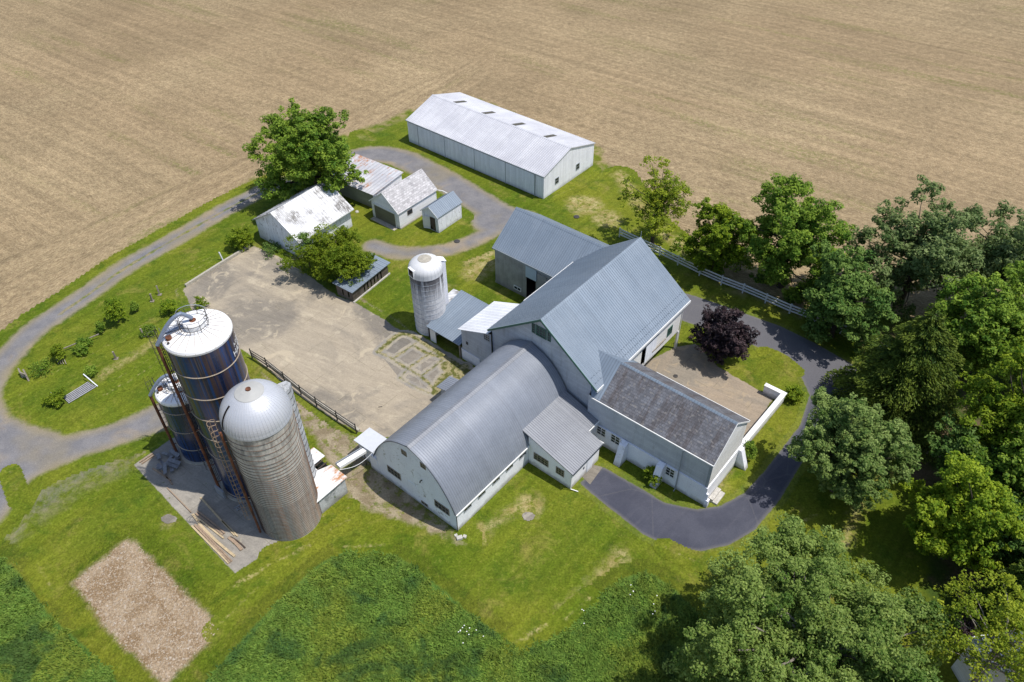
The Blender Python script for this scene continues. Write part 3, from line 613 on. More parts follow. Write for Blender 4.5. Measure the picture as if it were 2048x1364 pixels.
sheet('dusty_verge', [('stroke', [(300, 880), (200, 925), (110, 975), (20, 1040), (-40, 1090)], 5.0)], .018, .35, 2.2, 'dusty')
sheet('bare_yard_edge', [('stroke', [(705, 602), (770, 640), (822, 680)], 1.6), ('stroke', [(366, 580), (380, 600), (388, 622)], 1.6)], .033, .25, 1.7, 'bare')
sheet('rubble_patch', [('poly', [(140, 1165), (252, 1076), (275, 1085), (330, 1140), (446, 1258), (330, 1372), (230, 1285)], 1)], .030, .3, 1.4, 'rubble')
sheet('dry_grass', [('blob', (1168, 410), 2.6), ('blob', (1215, 437), 2.1), ('blob', (965, 520), 2.8), ('blob', (950, 545), 1.8), ('stroke', [(1030, 1285), (1110, 1245), (1170, 1190), (1240, 1110)], 1.6), ('blob', (1060, 1010), 1.3), ('blob', (960, 1070), 1.2), ('blob', (935, 1090), 1.1), ('blob', (340, 1040), .8), ('stroke', [(1240, 350), (1300, 440), (1400, 520)], 2.2),
      ('stroke', [(1050, 1005), (950, 1075)], 1.0), ('stroke', [(1470, 1060), (1560, 1040), (1640, 1030)], .5), ('stroke', [(120, 1160), (230, 1290)], .8), ('stroke', [(860, 560), (900, 575)], .8), ('stroke', [(1720, 1010), (1690, 1090)], .9), ('blob', (1480, 850), .5), ('stroke', [(1470, 905), (1425, 1000)], .8), ('stroke', [(720, 270), (760, 290), (830, 300), (900, 330), (1000, 385)], .7), ('stroke', [(930, 455), (905, 478), (840, 487)], .5), ('stroke', [(195, 755), (330, 675)], 1.0)], .014, .3, 1.3, 'dry', kind='stuff')
sheet('grass_clippings', [('stroke', [(470, 1172), (540, 1130), (620, 1090)], .5), ('stroke', [(540, 1110), (600, 1085), (700, 1040)], .22), ('stroke', [(430, 1260), (500, 1190), (560, 1140)], .25), ('stroke', [(75, 1130), (105, 1180)], .3), ('stroke', [(1530, 705), (1560, 718), (1590, 742)], .22), ('stroke', [(1130, 1240), (1180, 1195)], .3), ('stroke', [(1090, 1250), (1030, 1285)], .6),
      ('stroke', [(40, 790), (110, 745), (200, 700), (310, 635)], .2), ('stroke', [(210, 790), (300, 735), (320, 715)], .18), ('stroke', [(230, 760), (330, 700)], .16), ('stroke', [(690, 1095), (770, 1090)], .4), ('stroke', [(1330, 1095), (1400, 1125), (1470, 1115)], .22), ('stroke', [(330, 560), (470, 490)], .16), ('stroke', [(280, 600), (440, 512)], .18), ('stroke', [(180, 640), (260, 595)], .14),
      ('stroke', [(1090, 400), (1160, 370), (1190, 340)], .2), ('stroke', [(900, 460), (935, 435)], .18), ('stroke', [(20, 945), (40, 1000)], .2), ('stroke', [(1560, 1055), (1610, 1040), (1630, 1028)], .35), ('stroke', [(250, 770), (345, 700)], .14), ('stroke', [(700, 1015), (640, 1035)], .16)], .038, .15, .8, 'clip', kind='stuff')
hard_sheet('stone_slab', [[(322, 1036), (338, 1029), (354, 1036), (348, 1045), (330, 1047)]], .05, 'slab', True)
hard_sheet('door_apron', [[(1160, 950), (1180, 928), (1206, 934), (1181, 970)]], .05, 'slab', False)
hard_sheet('well_cover', [[(1045, 1031), (1052, 1025), (1063, 1026), (1070, 1033), (1063, 1041), (1050, 1041)]], .06, 'slab', True)

def stones(name, poly, n, s0, s1, mat):
    p = gp(poly); lo, hi = p.min(0), p.max(0); X = rng.uniform(lo, hi, (n*2, 2)); X = X[inside(X, p)]; n = len(X); r_ = s0+(s1-s0)*rng.beta(1.1, 5, n); a = rng.uniform(0, 6.28, n); V = np.zeros((n, 5, 3))
    for i in range(4):
        q = a+i*1.57+rng.normal(0, .25, n); V[:, i, 0] = X[:, 0]+np.cos(q)*r_; V[:, i, 1] = X[:, 1]+np.sin(q)*r_; V[:, i, 2] = .02
    V[:, 4, :2] = X+rng.normal(0, .3, (n, 2))*r_[:, None]; V[:, 4, 2] = .03+r_*rng.uniform(.4, .9, n); b = np.arange(n)[:, None]*5
    F = np.concatenate([np.concatenate([b+i, b+(i+1) % 4, b+4], 1) for i in range(4)]); me = fast_mesh(name, V.reshape(-1, 3), F); me.materials.append(M[mat]); o = bpy.data.objects.new(name, me); COL.objects.link(o); return tag(o, kind='stuff')
s = N('rubble_stone'); p = s.pos(); M['rstone'] = s.out(s.mix(s.noise(p, 2.5, 2, .8), (.19, .13, .08), (.50, .42, .32)), .9, spec=.1)
stones('rubble_stones', [(146, 1165), (252, 1080), (275, 1088), (330, 1144), (440, 1258), (330, 1366), (232, 1282)], 3600, .03, .17, 'rstone')
# meadow blades: uncounted, one object
def blades(name, polys, dens, hmin, hmax, z=.02):
    P = [smooth_poly(gp(q)) for q in polys]; V = []; T = []
    for p in P:
        lo, hi = p.min(0), p.max(0); n = int((hi-lo).prod()*dens); X = rng.uniform(lo, hi, (n, 2)); X = X[inside(X+.22*np.stack([np.sin(X[:, 1]*3.1+np.sin(X[:, 0]*1.7)*2), np.cos(X[:, 0]*2.7+np.sin(X[:, 1]*2.1)*2)], 1)+rng.normal(0, .15, X.shape), p)]
        X = X[(X[:, 1] > 19)]
        n = len(X); clump = np.sin(X[:, 0]*1.9+np.sin(X[:, 1]*1.3)*2)+np.sin(X[:, 1]*2.3+np.sin(X[:, 0]*.7)*2)
        h = rng.uniform(hmin, hmax, n)*(1+.16*clump); a = rng.uniform(0, 6.28, n); w = rng.uniform(.025, .06, n); le = rng.uniform(.6, 1.7, n)*h; b = a+rng.normal(1.57, .4, n)
        d = np.stack([np.cos(a), np.sin(a)], 1)*w[:, None]; k = np.stack([np.cos(b), np.sin(b)], 1)*le[:, None]
        base = np.column_stack([X, np.full(n, z)]); v = np.zeros((n, 4, 3)); v[:, 0] = base; v[:, 1] = base; v[:, 0, :2] -= d; v[:, 1, :2] += d
        v[:, 2] = base; v[:, 2, :2] += k*.45+d*.7; v[:, 2, 2] += h*.75; v[:, 3] = base; v[:, 3, :2] += k; v[:, 3, 2] += h
        V.append(v.reshape(-1, 3)); T.append(np.clip(.50+.05*clump+rng.normal(0, .22, n), 0, 1))
    V = np.concatenate(V); T = np.concatenate(T); F = np.arange(len(V)).reshape(-1, 4); F = F[:, [0, 1, 2, 3]]
    me = fast_mesh(name, V, F); at = me.attributes.new('tint', 'FLOAT', 'FACE'); at.data.foreach_set('value', T.astype(np.float32)); me.materials.append(M['blade'])
    o = bpy.data.objects.new(name, me); COL.objects.link(o); return tag(o, kind='stuff')
blades('tall_grass', [[(350, 1470), (395, 1405), (440, 1335), (520, 1247), (600, 1170), (660, 1122), (720, 1103), (775, 1111), (830, 1142), (890, 1192), (960, 1247), (1015, 1287), (1060, 1294), (1120, 1272), (1180, 1217), (1240, 1170), (1290, 1153), (1340, 1176), (1390, 1230), (1440, 1300), (1490, 1400), (1520, 1470)],
                      [(-30, 1110), (0, 1120), (40, 1158), (100, 1238), (170, 1298), (220, 1343), (235, 1400), (240, 1470), (-30, 1470)]], 210, .07, .30)

# ------------------------------------------------------------------ buildings
YM, YS = R(49.6), R(139.8)
# --- main barn (local u along ridge away from camera, v to the left)
B = thing('barn', 'large barn with blue grey metal gable roof and green framed gable window', 'barn', (7.89, 50.66, 0), YM)
L, Wd, he, hr = 17.09, 13.61, 6.88, 11.98
def f(b):
    k = (hr-he)/(Wd/2); z5 = he+k*.5-.14; z13 = he+k*.15-.14; vm = Wd/2
    # front gable down to the ground, back gable, left side, raised forebay side on the right
    for u, fl in ((.5, False), (16.6, True)):
        q = [(u, .5, 0 if u < 1 else 2.6), (u, 13.45, 0), (u, 13.45, z13), (u, vm, hr-.15), (u, .5, z5)]
        b.poly(q[::-1] if not fl else q)
    b.wall((.5, 13.45, 0), (1, 0, 0), 16.1, 0, z13, (), True)
    b.wall((.5, .5, 0), (1, 0, 0), 16.1, 2.6, z5, ((8.35, 9.45, 3.05, 5.35),))
    b.poly([(.5, .5, 2.6), (16.6, .5, 2.6), (16.6, 2.2, 2.6), (.5, 2.2, 2.6)])
f2 = f; one('wall', 'siding_gray', B, f)
one('forebay_wall', 'siding_sunlit', B, lambda b: (b.wall((.5, .485, 0), (1, 0, 0), 16.1, 2.6, 7.0, ((8.35, 9.45, 3.05, 5.35),)), b.poly([(16.615, .5, 2.6), (16.615, 2.3, 2.6), (16.615, 2.3, 6.9), (16.615, .5, 6.9)])))
one('foundation_wall', 'stucco', B, lambda b: b.wall((1.0, 2.2, 0), (1, 0, 0), 15.5, 0, 2.6))
def f(b):
    gable_roof(b, 0, L, 0, Wd, he, hr, .13, .29); ridge_cap(b, 0, L, 0, Wd, he, hr)
    k = (hr-he)/(Wd/2)
    for j in range(40):   # snow guards along the right eave
        for v in (.45, .95): u = .35+j*.42; z = he+k*v; b.box(u, v-.03, z, u+.16, v+.03, z+.07)
one('roof', 'roof_blue', B, f)
one('eave_board', 'trim_white', B, lambda b: b.box(-.02, -.09, he-.30, L+.02, -.005, he-.02))
one('eave_board', 'trim_white', B, lambda b: b.box(5.9, Wd+.005, he-.24, L+.02, Wd+.09, he-.02))
def f(b):
    for v in (0, Wd):
        b.beam((-.03, v, he-.12), (-.03, Wd/2, hr-.12), .06, .20)
one('gable_trim', 'trim_green', B, f)
wo = window(B, (.5, 7.72, 9.2), (0, -1, 0), 1.30, 1.30, (-1, 0, 0), 3, 4, 'trim_green', .13, name='window', label='green framed gable window')
for v in (8.22, 6.32): window(B, (.5, v, 9.25), (0, -1, 0), .42, 1.2, (-1, 0, 0), 1, 4, 'trim_green', .09)
one('lintel', 'trim_white', B, lambda b: b.box(.47, 6.2, 6.55, .497, 6.9, 6.75))
window(B, (13.9, .485, 3.5), (1, 0, 0), 1.0, 1.15, (0, -1, 0), 2, 3, 'trim_green', .10)
door = one('sliding_door', 'door_white', B, lambda b: b.box(9.5, .39, 3.0, 11.6, .45, 5.45))
one('track', 'trim_gray', door, lambda b: b.box(8.3, .36, 5.45, 11.8, .46, 5.55))
one('sill_rail', 'wood_old', B, lambda b: b.box(10.9, .33, 3.55, 13.5, .40, 3.68))
one('hay_stack', 'wood_pale', B, lambda b: (b.box(8.5, 1.1, 2.62, 9.2, 1.8, 3.5), b.box(8.9, 1.4, 3.5, 9.4, 2.0, 4.2)))
def f(b): b.box(.6, .6, 2.62, 16.5, 13.3, 2.7)
one('loft_floor', 'wood_dark', B, f)
one('post', 'trim_white', B, lambda b: b.box(16.42, .42, 0, 16.6, .60, 2.6))
one('downspout', 'trim_white', B, lambda b: b.tube([(16.7, .3, 6.7), (16.7, .42, 6.3), (16.68, .42, .1)], .05, 8))
one('rod', 'trim_gray', B, lambda b: b.tube([(L, Wd/2, hr), (L, Wd/2, hr+.7)], .03, 6))

# --- white roofed lean-to on the barn's left side
T = thing('lean_to', 'grey boarded lean-to with bright white metal roof beside the barn front', 'lean-to', (7.89, 50.66, 0), YM)
one('wall', 'siding_gray', T, lambda b: (b.poly([(.3, 13.45, 0), (.3, 13.45, 6.05), (.3, 17.75, 4.3), (.3, 17.75, 1.2), (.3, 17.75, 0)]), b.wall((.3, 17.75, 0), (1, 0, 0), 5.5, 0, 4.3, (), True), b.poly([(5.8, 13.45, 0), (5.8, 17.75, 0), (5.8, 17.75, 4.3), (5.8, 13.45, 6.05)])))
one('foundation_wall', 'stucco', T, lambda b: (b.box(.22, 15.2, 0, .285, 17.85, 1.5), b.box(.22, 17.76, 0, 5.8, 17.85, 1.6)))
one('roof', 'roof_white', T, lambda b: b.slab((-.05, 17.95, 4.5), (5.95, 17.95, 4.5), (5.95, 13.64, 6.3), (-.05, 13.64, 6.3), .09, .5))
window(T, (.3, 14.45, 4.85), (0, -1, 0), .85, .95, (-1, 0, 0), 3, 3, 'trim_gray', .09)
window(T, (.3, 17.1, 2.6), (0, -1, 0), .28, .38, (-1, 0, 0), 1, 1, 'trim_dark', .05)

# --- back wing
Bk = thing('barn_wing', 'blue roofed plank wing standing behind the barn with open doorway', 'barn wing', (5.12, 69.67, 0), YS)
l, w, e, rr = 9.56, -9.02, 5.36, 8.68
one('wall', 'siding_old', Bk, lambda b: gable_walls(b, -5.4, l-.2, -.2, w+.2, e, rr-.1, {'v0': ((8.5, 9.9, .0, 3.45), )}))
one('foundation_wall', 'stone', Bk, lambda b: b.box(4.8, -.28, 0, l-.15, -.205, .35))
one('roof', 'roof_blue', Bk, lambda b: (gable_roof(b, -7.6, l, 0, w, e, rr, .12, .29), ridge_cap(b, -5, l, 0, w, e, rr)))
one('eave_board', 'trim_gray', Bk, lambda b: b.box(-2.6, .005, e-.2, l, .07, e-.02))
d = one('sliding_door', 'door_blue', Bk, lambda b: b.box(2.95, -.17, 3.35, 4.55, -.08, 4.95))
one('track', 'trim_gray', d, lambda b: b.box(.6, -.18, 4.95, 4.7, -.07, 5.05))
one('door', 'siding_old', Bk, lambda b: b.box(1.55, -.18, .25, 2.85, -.10, 4.6), 'grey plank door closed')
one('door', 'door_white', Bk, lambda b: b.obox((1.5, -.10, .25), (-1.5, .12, 0), (0, .06, 0), (0, 0, 3.9)), 'pale door leaning open')
window(Bk, (5.3, -.2, .55), (1, 0, 0), 1.15, .55, (0, 1, 0), 2, 1, 'trim_white', .09)
window(Bk, (2.75, -.2, .15), (1, 0, 0), .7, .5, (0, 1, 0), 1, 1, 'trim_white', .08)
one('straw', 'wood_dark', Bk, lambda b: b.box(-4, -8.5, .03, 9, -.4, .09))

# --- slate roofed wing, right front
S = thing('slate_wing', 'long wing with dark mossy slate roof and white lower wall beside the drive', 'barn wing', (17.39, 42.42, 0), YS)
e, rr, w = 5.88, 8.51, -6.68
one('wall', 'siding_gray', S, lambda b: gable_walls(b, .12, 13.4, -.12, w+.12, e-.05, rr-.12))
one('gable_wall', 'siding_sunlit', S, lambda b: (b.wall((.105, -.12, 0), (0, -1, 0), 6.44, 2.5, 5.85), b.poly([(.105, -.12, 5.85), (.105, -3.34, 8.4), (.105, -6.56, 5.85)])))
one('masonry_wall', 'stucco', S, lambda b: (b.box(.0, -.13, 0, 13.2, .0, 2.5), b.box(.0, -6.6, 0, .104, -.131, 2.5), b.box(-.35, -.25, 0, -.001, .12, 1.0), b.box(-.2, -.15, 1.0, -.001, .05, 1.8)))
one('roof', 'slate', S, lambda b: gable_roof(b, 0, 12.05, 0, w, e, rr, .10, 0))
one('roof_cricket', 'roof_blue', S, lambda b: (b.slab((12.06, 0, e+.02), (13.0, 0, e+.02), (16.0, w/2, rr+.02), (12.06, w/2, rr+.02), .06, 0), b.slab((12.06, w, e+.02), (13.4, w, e+.02), (16.0, w/2, rr+.02), (12.06, w/2, rr+.02), .06, 0)), 'blue metal saddle where the slate roof meets the barn')
one('ridge_cap', 'roof_blue', S, lambda b: ridge_cap(b, 0, 12.05, 0, w, e, rr, .18, .03))
one('gutter', 'trim_white', S, lambda b: b.box(-.02, .005, e-.16, 13.0, .10, e-.04))
one('gutter', 'trim_white', S, lambda b: b.box(-.02, w-.08, e-.14, 10.0, w-.005, e-.03))
one('gable_trim', 'trim_white', S, lambda b: (b.beam((-.03, w/2, rr-.12), (-.03, w, e-.12), .05, .14), b.beam((-.03, w/2, rr-.12), (-.03, 0, e-.12), .05, .14)))
one('corner_board', 'trim_gray', S, lambda b: b.box(.06, -.11, 2.5, .35, -.075, 5.7))
for (u, z, ww, hh) in ((11.0, 1.35, 1.1, 1.2), (9.35, 1.35, 1.1, 1.2), (3.3, 1.25, 1.0, 1.2)): window(S, (u, .0, z), (1, 0, 0), ww, hh, (0, 1, 0), 2, 3, 'trim_white', .09)
def butt(b, u): b.poly([(u, 0.005, 0), (u, 1.25, 0), (u, .55, 2.35), (u, .005, 2.6)][::1]); b.poly([(u+.7, .005, 0), (u+.7, .005, 2.6), (u+.7, .55, 2.35), (u+.7, 1.25, 0)]); b.poly([(u, 1.25, 0), (u+.7, 1.25, 0), (u+.7, .55, 2.35), (u, .55, 2.35)]); b.poly([(u, .55, 2.35), (u+.7, .55, 2.35), (u+.7, .005, 2.6), (u, .005, 2.6)])
for u in (8.45, 4.35): one('buttress', 'white_peel', S, lambda b: butt(b, u))
def f(b): b.tube([(2.95, .1, 5.75), (2.95, .14, 5.4), (2.95, .12, .15), (2.95, .4, .08)], .06, 8)
one('downspout', 'trim_gray', S, f)
one('side_buttress', 'white_peel', S, lambda b: (b.poly([(-.001, -6.0, 0), (-1.1, -6.0, 0), (-.25, -6.0, 2.3), (-.001, -6.0, 2.3)]), b.poly([(-.001, -6.6, 0), (-.001, -6.6, 2.3), (-.25, -6.6, 2.3), (-1.1, -6.6, 0)]), b.poly([(-1.1, -6.0, 0), (-1.1, -6.6, 0), (-.25, -6.6, 2.3), (-.25, -6.0, 2.3)]), b.poly([(-.25, -6.0, 2.3), (-.25, -6.6, 2.3), (0, -6.6, 2.3), (0, -6.0, 2.3)])))

# --- arch roofed barn
A = thing('arched_barn', 'white masonry barn with arched grey metal roof and peeling end wall', 'barn', (-5.03, 39.98, 0), YM)
half = [(0, 2.7), (.30, 3.50), (.72, 4.35), (1.2, 5.15), (1.75, 5.92), (2.4, 6.62), (3.15, 7.22), (4.05, 7.68), (5.22, 8.05)]
hs = smooth_poly(np.array(half), False, 4); prof = [tuple(p) for p in hs]+[(10.44-p[0], p[1]) for p in hs[::-1][1:]]
LA = 16.75
def f(b):
    arc = 0; th = .1
    for (v0, z0), (v1, z1) in zip(prof, prof[1:]):
        d = math.hypot(v1-v0, z1-z0); b.poly([(-.18, v0, z0), (LA, v0, z0), (LA, v1, z1), (-.18, v1, z1)], [(0, arc), (LA, arc), (LA, arc+d), (0, arc+d)], True)
        ny, nz = -(z1-z0)/d, (v1-v0)/d
        b.poly([(-.18, v0, z0), (-.18, v1, z1), (-.18, v1-ny*0+0, z1-th), (-.18, v0, z0-th)]); arc += d
    n = int(LA/.235)
    for i in range(n):
        u = -.1+i*(LA/n); w2 = .022
        for (v0, z0), (v1, z1) in zip(prof, prof[1:]):
            d = math.hypot(v1-v0, z1-z0); ny, nz = -(z1-z0)/d*.012, (v1-v0)/d*.012
            b.poly([(u-w2, v0, z0), (u, v0+ny, z0+nz), (u, v1+ny, z1+nz), (u-w2, v1, z1)]); b.poly([(u, v0+ny, z0+nz), (u+w2, v0, z0), (u+w2, v1, z1), (u, v1+ny, z1+nz)])
one('roof', 'roof_gray', A, f)
one('ridge_cap', 'roof_milk', A, lambda b: (b.slab((-.2, 4.9, 8.0), (LA, 4.9, 8.0), (LA, 5.22, 8.1), (-.2, 5.22, 8.1), .03), b.slab((-.2, 5.54, 8.0), (LA, 5.54, 8.0), (LA, 5.22, 8.1), (-.2, 5.22, 8.1), .03)))
def f(b):
    b.poly([(0, .12, 0)]+[(0, v, z-.06) for v, z in prof if .1 < v < 10.35]+[(0, 10.32, 0)])
one('gable_wall', 'white_peel', A, f)
one('wall', 'stucco', A, lambda b: (b.wall((0, .12, 0), (1, 0, 0), LA-.3, 0, 2.75), b.wall((0, 10.32, 0), (1, 0, 0), LA-.3, 0, 2.75, (), True)))
def f(b):
    for (v0, z0), (v1, z1) in zip(prof, prof[1:]): b.beam((-.2, v0, z0-.03), (-.2, v1, z1-.03), .05, .09, (1, 0, 0))
one('gable_trim', 'trim_dark', A, f)
one('gutter', 'trim_white', A, lambda b: b.box(-.15, -.12, 2.55, 10.0, -.02, 2.68))
for v, z, ww, hh, nc, nr, fr in ((8.85, 1.55, 1.75, .95, 4, 2, 'wood_old'), (2.75, 1.55, 1.8, .95, 4, 2, 'wood_old'), (6.35, 6.1, .65, .65, 2, 2, 'wood_old'), (4.0, 6.15, .65, .65, 2, 2, 'wood_old')):
    window(A, (0, v, z), (0, -1, 0), ww, hh, (-1, 0, 0), nc, nr, fr, .07)
window(A, (0, 4.62, .35), (0, -1, 0), .85, .38, (-1, 0, 0), 2, 1, 'wood_old', .06)
for u in (.95, 2.85, 4.85, 6.75, 8.7): window(A, (u, .12, 1.7), (1, 0, 0), 1.0, .62, (0, -1, 0), 2, 1, 'trim_gray', .07)
one('boarded_door', 'white_peel', A, lambda b: b.box(-.03, 4.95, .35, -.004, 6.1, 2.5))
one('lamp', 'steel_dark', A, lambda b: b.tube([(-.01, 4.1, 4.1), (-.22, 4.1, 4.2), (-.28, 4.1, 4.02)], .06, 8))
one('downspout', 'steel_dark', A, lambda b: b.tube([(-.03, .05, 2.6), (-.05, .05, .1)], .04, 6))
one('side_wall_low', 'stucco', A, lambda b: b.box(-.02, 10.33, 0, .3, 11.4, 2.0))

# --- milk house lean-to
K = thing('milk_house', 'low white milk house with plain grey metal roof between arched barn and drive', 'milk house', (-5.03, 39.98, 0), YM)
def f(b):
    b.wall((10.1, 0.1, 0), (0, -1, 0), 5.05, 0, 2.35); b.poly([(10.1, .1, 2.35), (10.1, -4.95, 2.35), (10.1, -4.95, 2.42), (10.1, .1, 4.05)])
    b.wall((10.1, -4.95, 0), (1, 0, 0), 4.5, 0, 2.4); b.wall((14.6, -4.95, 0), (0, 1, 0), 1.6, 0, 2.4); b.wall((14.6, -3.3, 0), (1, 0, 0), 1.8, 0, 2.9)
one('wall', 'stucco_clean', K, f)
one('roof', 'roof_milk', K, lambda b: (b.slab((9.95, -5.2, 2.52), (14.8, -5.2, 2.52), (14.8, 1.1, 4.52), (9.95, 1.1, 4.52), .1, .235), b.slab((14.803, -3.45, 3.075), (16.6, -3.45, 3.075), (16.6, 1.1, 4.52), (14.803, 1.1, 4.52), .1, .235)))
one('gutter', 'trim_white', K, lambda b: (b.box(14.82, -5.25, 2.40, 14.90, -3.5, 2.53), b.box(14.82, -3.56, 2.93, 16.6, -3.47, 3.04)))
one('eave_board', 'trim_dark', K, lambda b: b.box(9.93, -5.26, 2.38, 14.80, -5.205, 2.50))
window(K, (10.1, -.55, 1.15), (0, -1, 0), 1.75, .95, (-1, 0, 0), 4, 3, 'wood_old', .07); window(K, (10.1, -3.2, 1.15), (0, -1, 0), .95, .95, (-1, 0, 0), 3, 3, 'wood_old', .07)
one('downspout', 'trim_white', K, lambda b: b.tube([(10.0, -5.1, 2.4), (10.02, -5.02, 2.0), (10.02, -5.02, .2), (10.3, -5.7, .08)], .05, 8))
one('door', 'door_white', K, lambda b: b.box(12.6, -5.0, .05, 13.5, -4.955, 2.0)); one('outlet', 'trim_dark', K, lambda b: b.box(12.0, -4.99, 1.1, 12.2, -4.953, 1.35))

# --- flat roofed entry block, left front of arched barn, and small roofed entry on its yard side
E_ = thing('flat_roof_annex', 'small white annex with flat pale roof at left corner of arched barn', 'annex', (-5.03, 39.98, 0), YM)
one('wall', 'stucco', E_, lambda b: (b.box(.3, 10.45, 0, 1.95, 13.3, 2.28)))
one('roof', 'flat_white', E_, lambda b: b.slab((.05, 13.6, 2.40), (2.12, 13.6, 2.40), (2.12, 10.5, 2.62), (.05, 10.5, 2.62), .09))
window(E_, (.3, 11.3, 1.2), (0, -1, 0), .75, .6, (-1, 0, 0), 2, 1, 'wood_old', .06)
E2 = thing('roofed_entry', 'tiny entry with grey pitched cover on yard side of arched barn', 'entry', (-5.03, 39.98, 0), YM)
one('wall', 'siding_gray', E2, lambda b: b.box(10.6, 10.5, 0, 12.2, 12.1, 2.1)); one('roof', 'roof_gray', E2, lambda b: b.slab((10.35, 12.5, 2.22), (12.35, 12.5, 2.22), (12.35, 10.1, 2.7), (10.35, 10.1, 2.7), .08, .23))

# --- open fronted blue shed and low white roof by the white silo
O = thing('open_shed', 'open fronted shed with blue grey roof between white silo and lean-to', 'shed', (7.89, 50.66, 0), YM)
one('wall', 'siding_dark', O, lambda b: (b.wall((6.0, 17.9, 0), (0, 1, 0), 5.2, 0, 3.0, (), False), b.wall((.3, 23.0, 0), (1, 0, 0), 5.7, 0, 2.2, (), True)))
one('roof', 'roof_blue', O, lambda b: b.slab((-.1, 17.86, 2.2), (-.1, 22.85, 2.2), (6.3, 23.35, 3.15), (6.3, 17.86, 3.15), .09, .29))
one('front_panel', 'trim_white', O, lambda b: b.box(.15, 21.75, 0, .25, 22.6, 2.05)); one('post', 'wood_old', O, lambda b: b.box(.15, 18.0, 0, .3, 18.15, 2.1)); one('beam', 'wood_dark', O, lambda b: b.box(.1, 17.9, 1.9, .24, 22.7, 2.09))
O2 = thing('feed_shed', 'low white flaking roof tucked behind the white silo', 'shed', (7.89, 50.66, 0), YM)
one('wall', 'siding_peel', O2, lambda b: b.box(4.6, 23.4, 0, 6.6, 25.0, 1.7)); one('roof', 'roof_peel', O2, lambda b: b.slab((3.4, 23.42, 1.85), (6.9, 23.42, 2.2), (6.9, 25.2, 2.0), (3.4, 25.2, 1.65), .08))

# --- outbuildings
Sh = thing('machine_shed', 'long white machine shed with faded white metal roof at field edge', 'shed', (4.75, 94.34, 0), YS)
l, w, e, rr = 27.06, -12.3, 3.68, 5.52
one('wall', 'siding_shed', Sh, lambda b: gable_walls(b, .15, l-.15, -.15, w+.15, e, rr-.1))
one('roof', 'roof_shed', Sh, lambda b: (gable_roof(b, 0, l, 0, w, e, rr, .1, .34, rw=.09, rh=.045), ridge_cap(b, 0, l, 0, w, e, rr, .2)))
for i in range(4):
    u0 = 4.5+i*5.9
    k = (rr-e)/abs(w/2)
    one('skylight', 'glass', Sh, lambda b: b.slab((u0, -8.9, rr-k*2.75+.05), (u0+.75, -8.9, rr-k*2.75+.05), (u0+.75, -6.45, rr-k*.3+.05), (u0, -6.45, rr-k*.3+.05), .03), 'smoky translucent roof panel')
for a, b_ in ((1.75, 7.0), (7.05, 13.0), (13.05, 19.0), (19.05, 24.6)):
    d = one('sliding_door', 'door_white', Sh, lambda b: (b.box(a, -.148, .12, (a+b_)/2-.02, -.05, 3.42), b.box((a+b_)/2+.02, -.148, .12, b_, -.05, 3.42)))
one('door_track', 'trim_gray', Sh, lambda b: b.box(.3, -.14, 3.44, l-.3, -.03, 3.54))
for u in (1.7, 7.02, 13.02, 19.02, 24.65): one('post', 'trim_gray', Sh, lambda b: b.box(u-.06, -.146, 0, u+.03, -.02, 3.42))
for v in (-2.75, -7.75): window(Sh, (.15, v, 1.1), (0, -1, 0), .85, 1.0, (-1, 0, 0), 1, 2, 'trim_gray', .07)
one('eave_board', 'trim_gray', Sh, lambda b: b.box(0, .003, e-.14, l, .05, e-.01))

Ga = thing('garage', 'white garage with pale slate roof and closed olive door', 'garage', (-14.76, 87.37, 0), R(50.7))
l, w, e, rr = 7.68, 5.63, 2.56, 4.85
one('wall', 'siding_white', Ga, lambda b: gable_walls(b, .2, l-.2, .2, w-.2, e+.1, rr-.12)); one('roof', 'slate_pale', Ga, lambda b: (gable_roof(b, 0, l, 0, w, e, rr, .1, 0), ridge_cap(b, 0, l, 0, w, e, rr, .14)))
d = one('garage_door', 'door_olive', Ga, lambda b: b.box(.13, .95, .05, .196, 4.85, 2.1)); one('door_frame', 'trim_white', Ga, lambda b: (b.box(.12, .75, 0, .195, .94, 2.25), b.box(.12, 4.86, 0, .195, 5.05, 2.25), b.box(.12, .94, 2.11, .195, 4.86, 2.27)))
one('gable_trim', 'trim_white', Ga, lambda b: (b.beam((-.03, w/2, rr-.1), (-.03, 0, e-.1), .05, .14), b.beam((-.03, w/2, rr-.1), (-.03, w, e-.1), .05, .14)))
window(Ga, (1.75, .2, 1.35), (1, 0, 0), .95, .75, (0, -1, 0), 1, 1, 'wood_old', .05); one('gutter', 'trim_white', Ga, lambda b: b.tube([(l, 0, e-.05), (l+.3, -.6, e-.1), (l+.4, -1.8, e-.3)], .06, 8))
one('foundation_strip', 'concrete', Ga, lambda b: (b.box(-.6, .6, 0, .12, 5.2, .06), b.box(.2, .12, 0, l-.2, .195, .18)))

Sm = thing('small_shed', 'smallest white shed with blue metal roof and broken brown door', 'shed', (-9.5, 86.39, 0), R(50.7))
l, w, e, rr = 4.91, 3.22, 2.5, 3.65
one('wall', 'siding_peel', Sm, lambda b: gable_walls(b, .15, l-.15, .15, w-.15, e+.05, rr-.1, {'u0': ((.55, 1.5, .1, 2.1),)})); one('roof', 'roof_blue', Sm, lambda b: (gable_roof(b, 0, l, 0, w, e, rr, .09, .29), ridge_cap(b, 0, l, 0, w, e, rr, .15)))
one('door', 'wood_dark', Sm, lambda b: (b.poly([(.12, .75, .1), (.12, 1.15, .1), (.12, 1.62, 1.0), (.12, 1.62, 2.05), (.12, .75, 2.05)][::-1]),), 'dark brown boarded door'); one('gable_trim', 'trim_white', Sm, lambda b: (b.beam((-.02, w/2, rr-.09), (-.02, 0, e-.09), .04, .1), b.beam((-.02, w/2, rr-.09), (-.02, w, e-.09), .04, .1)))
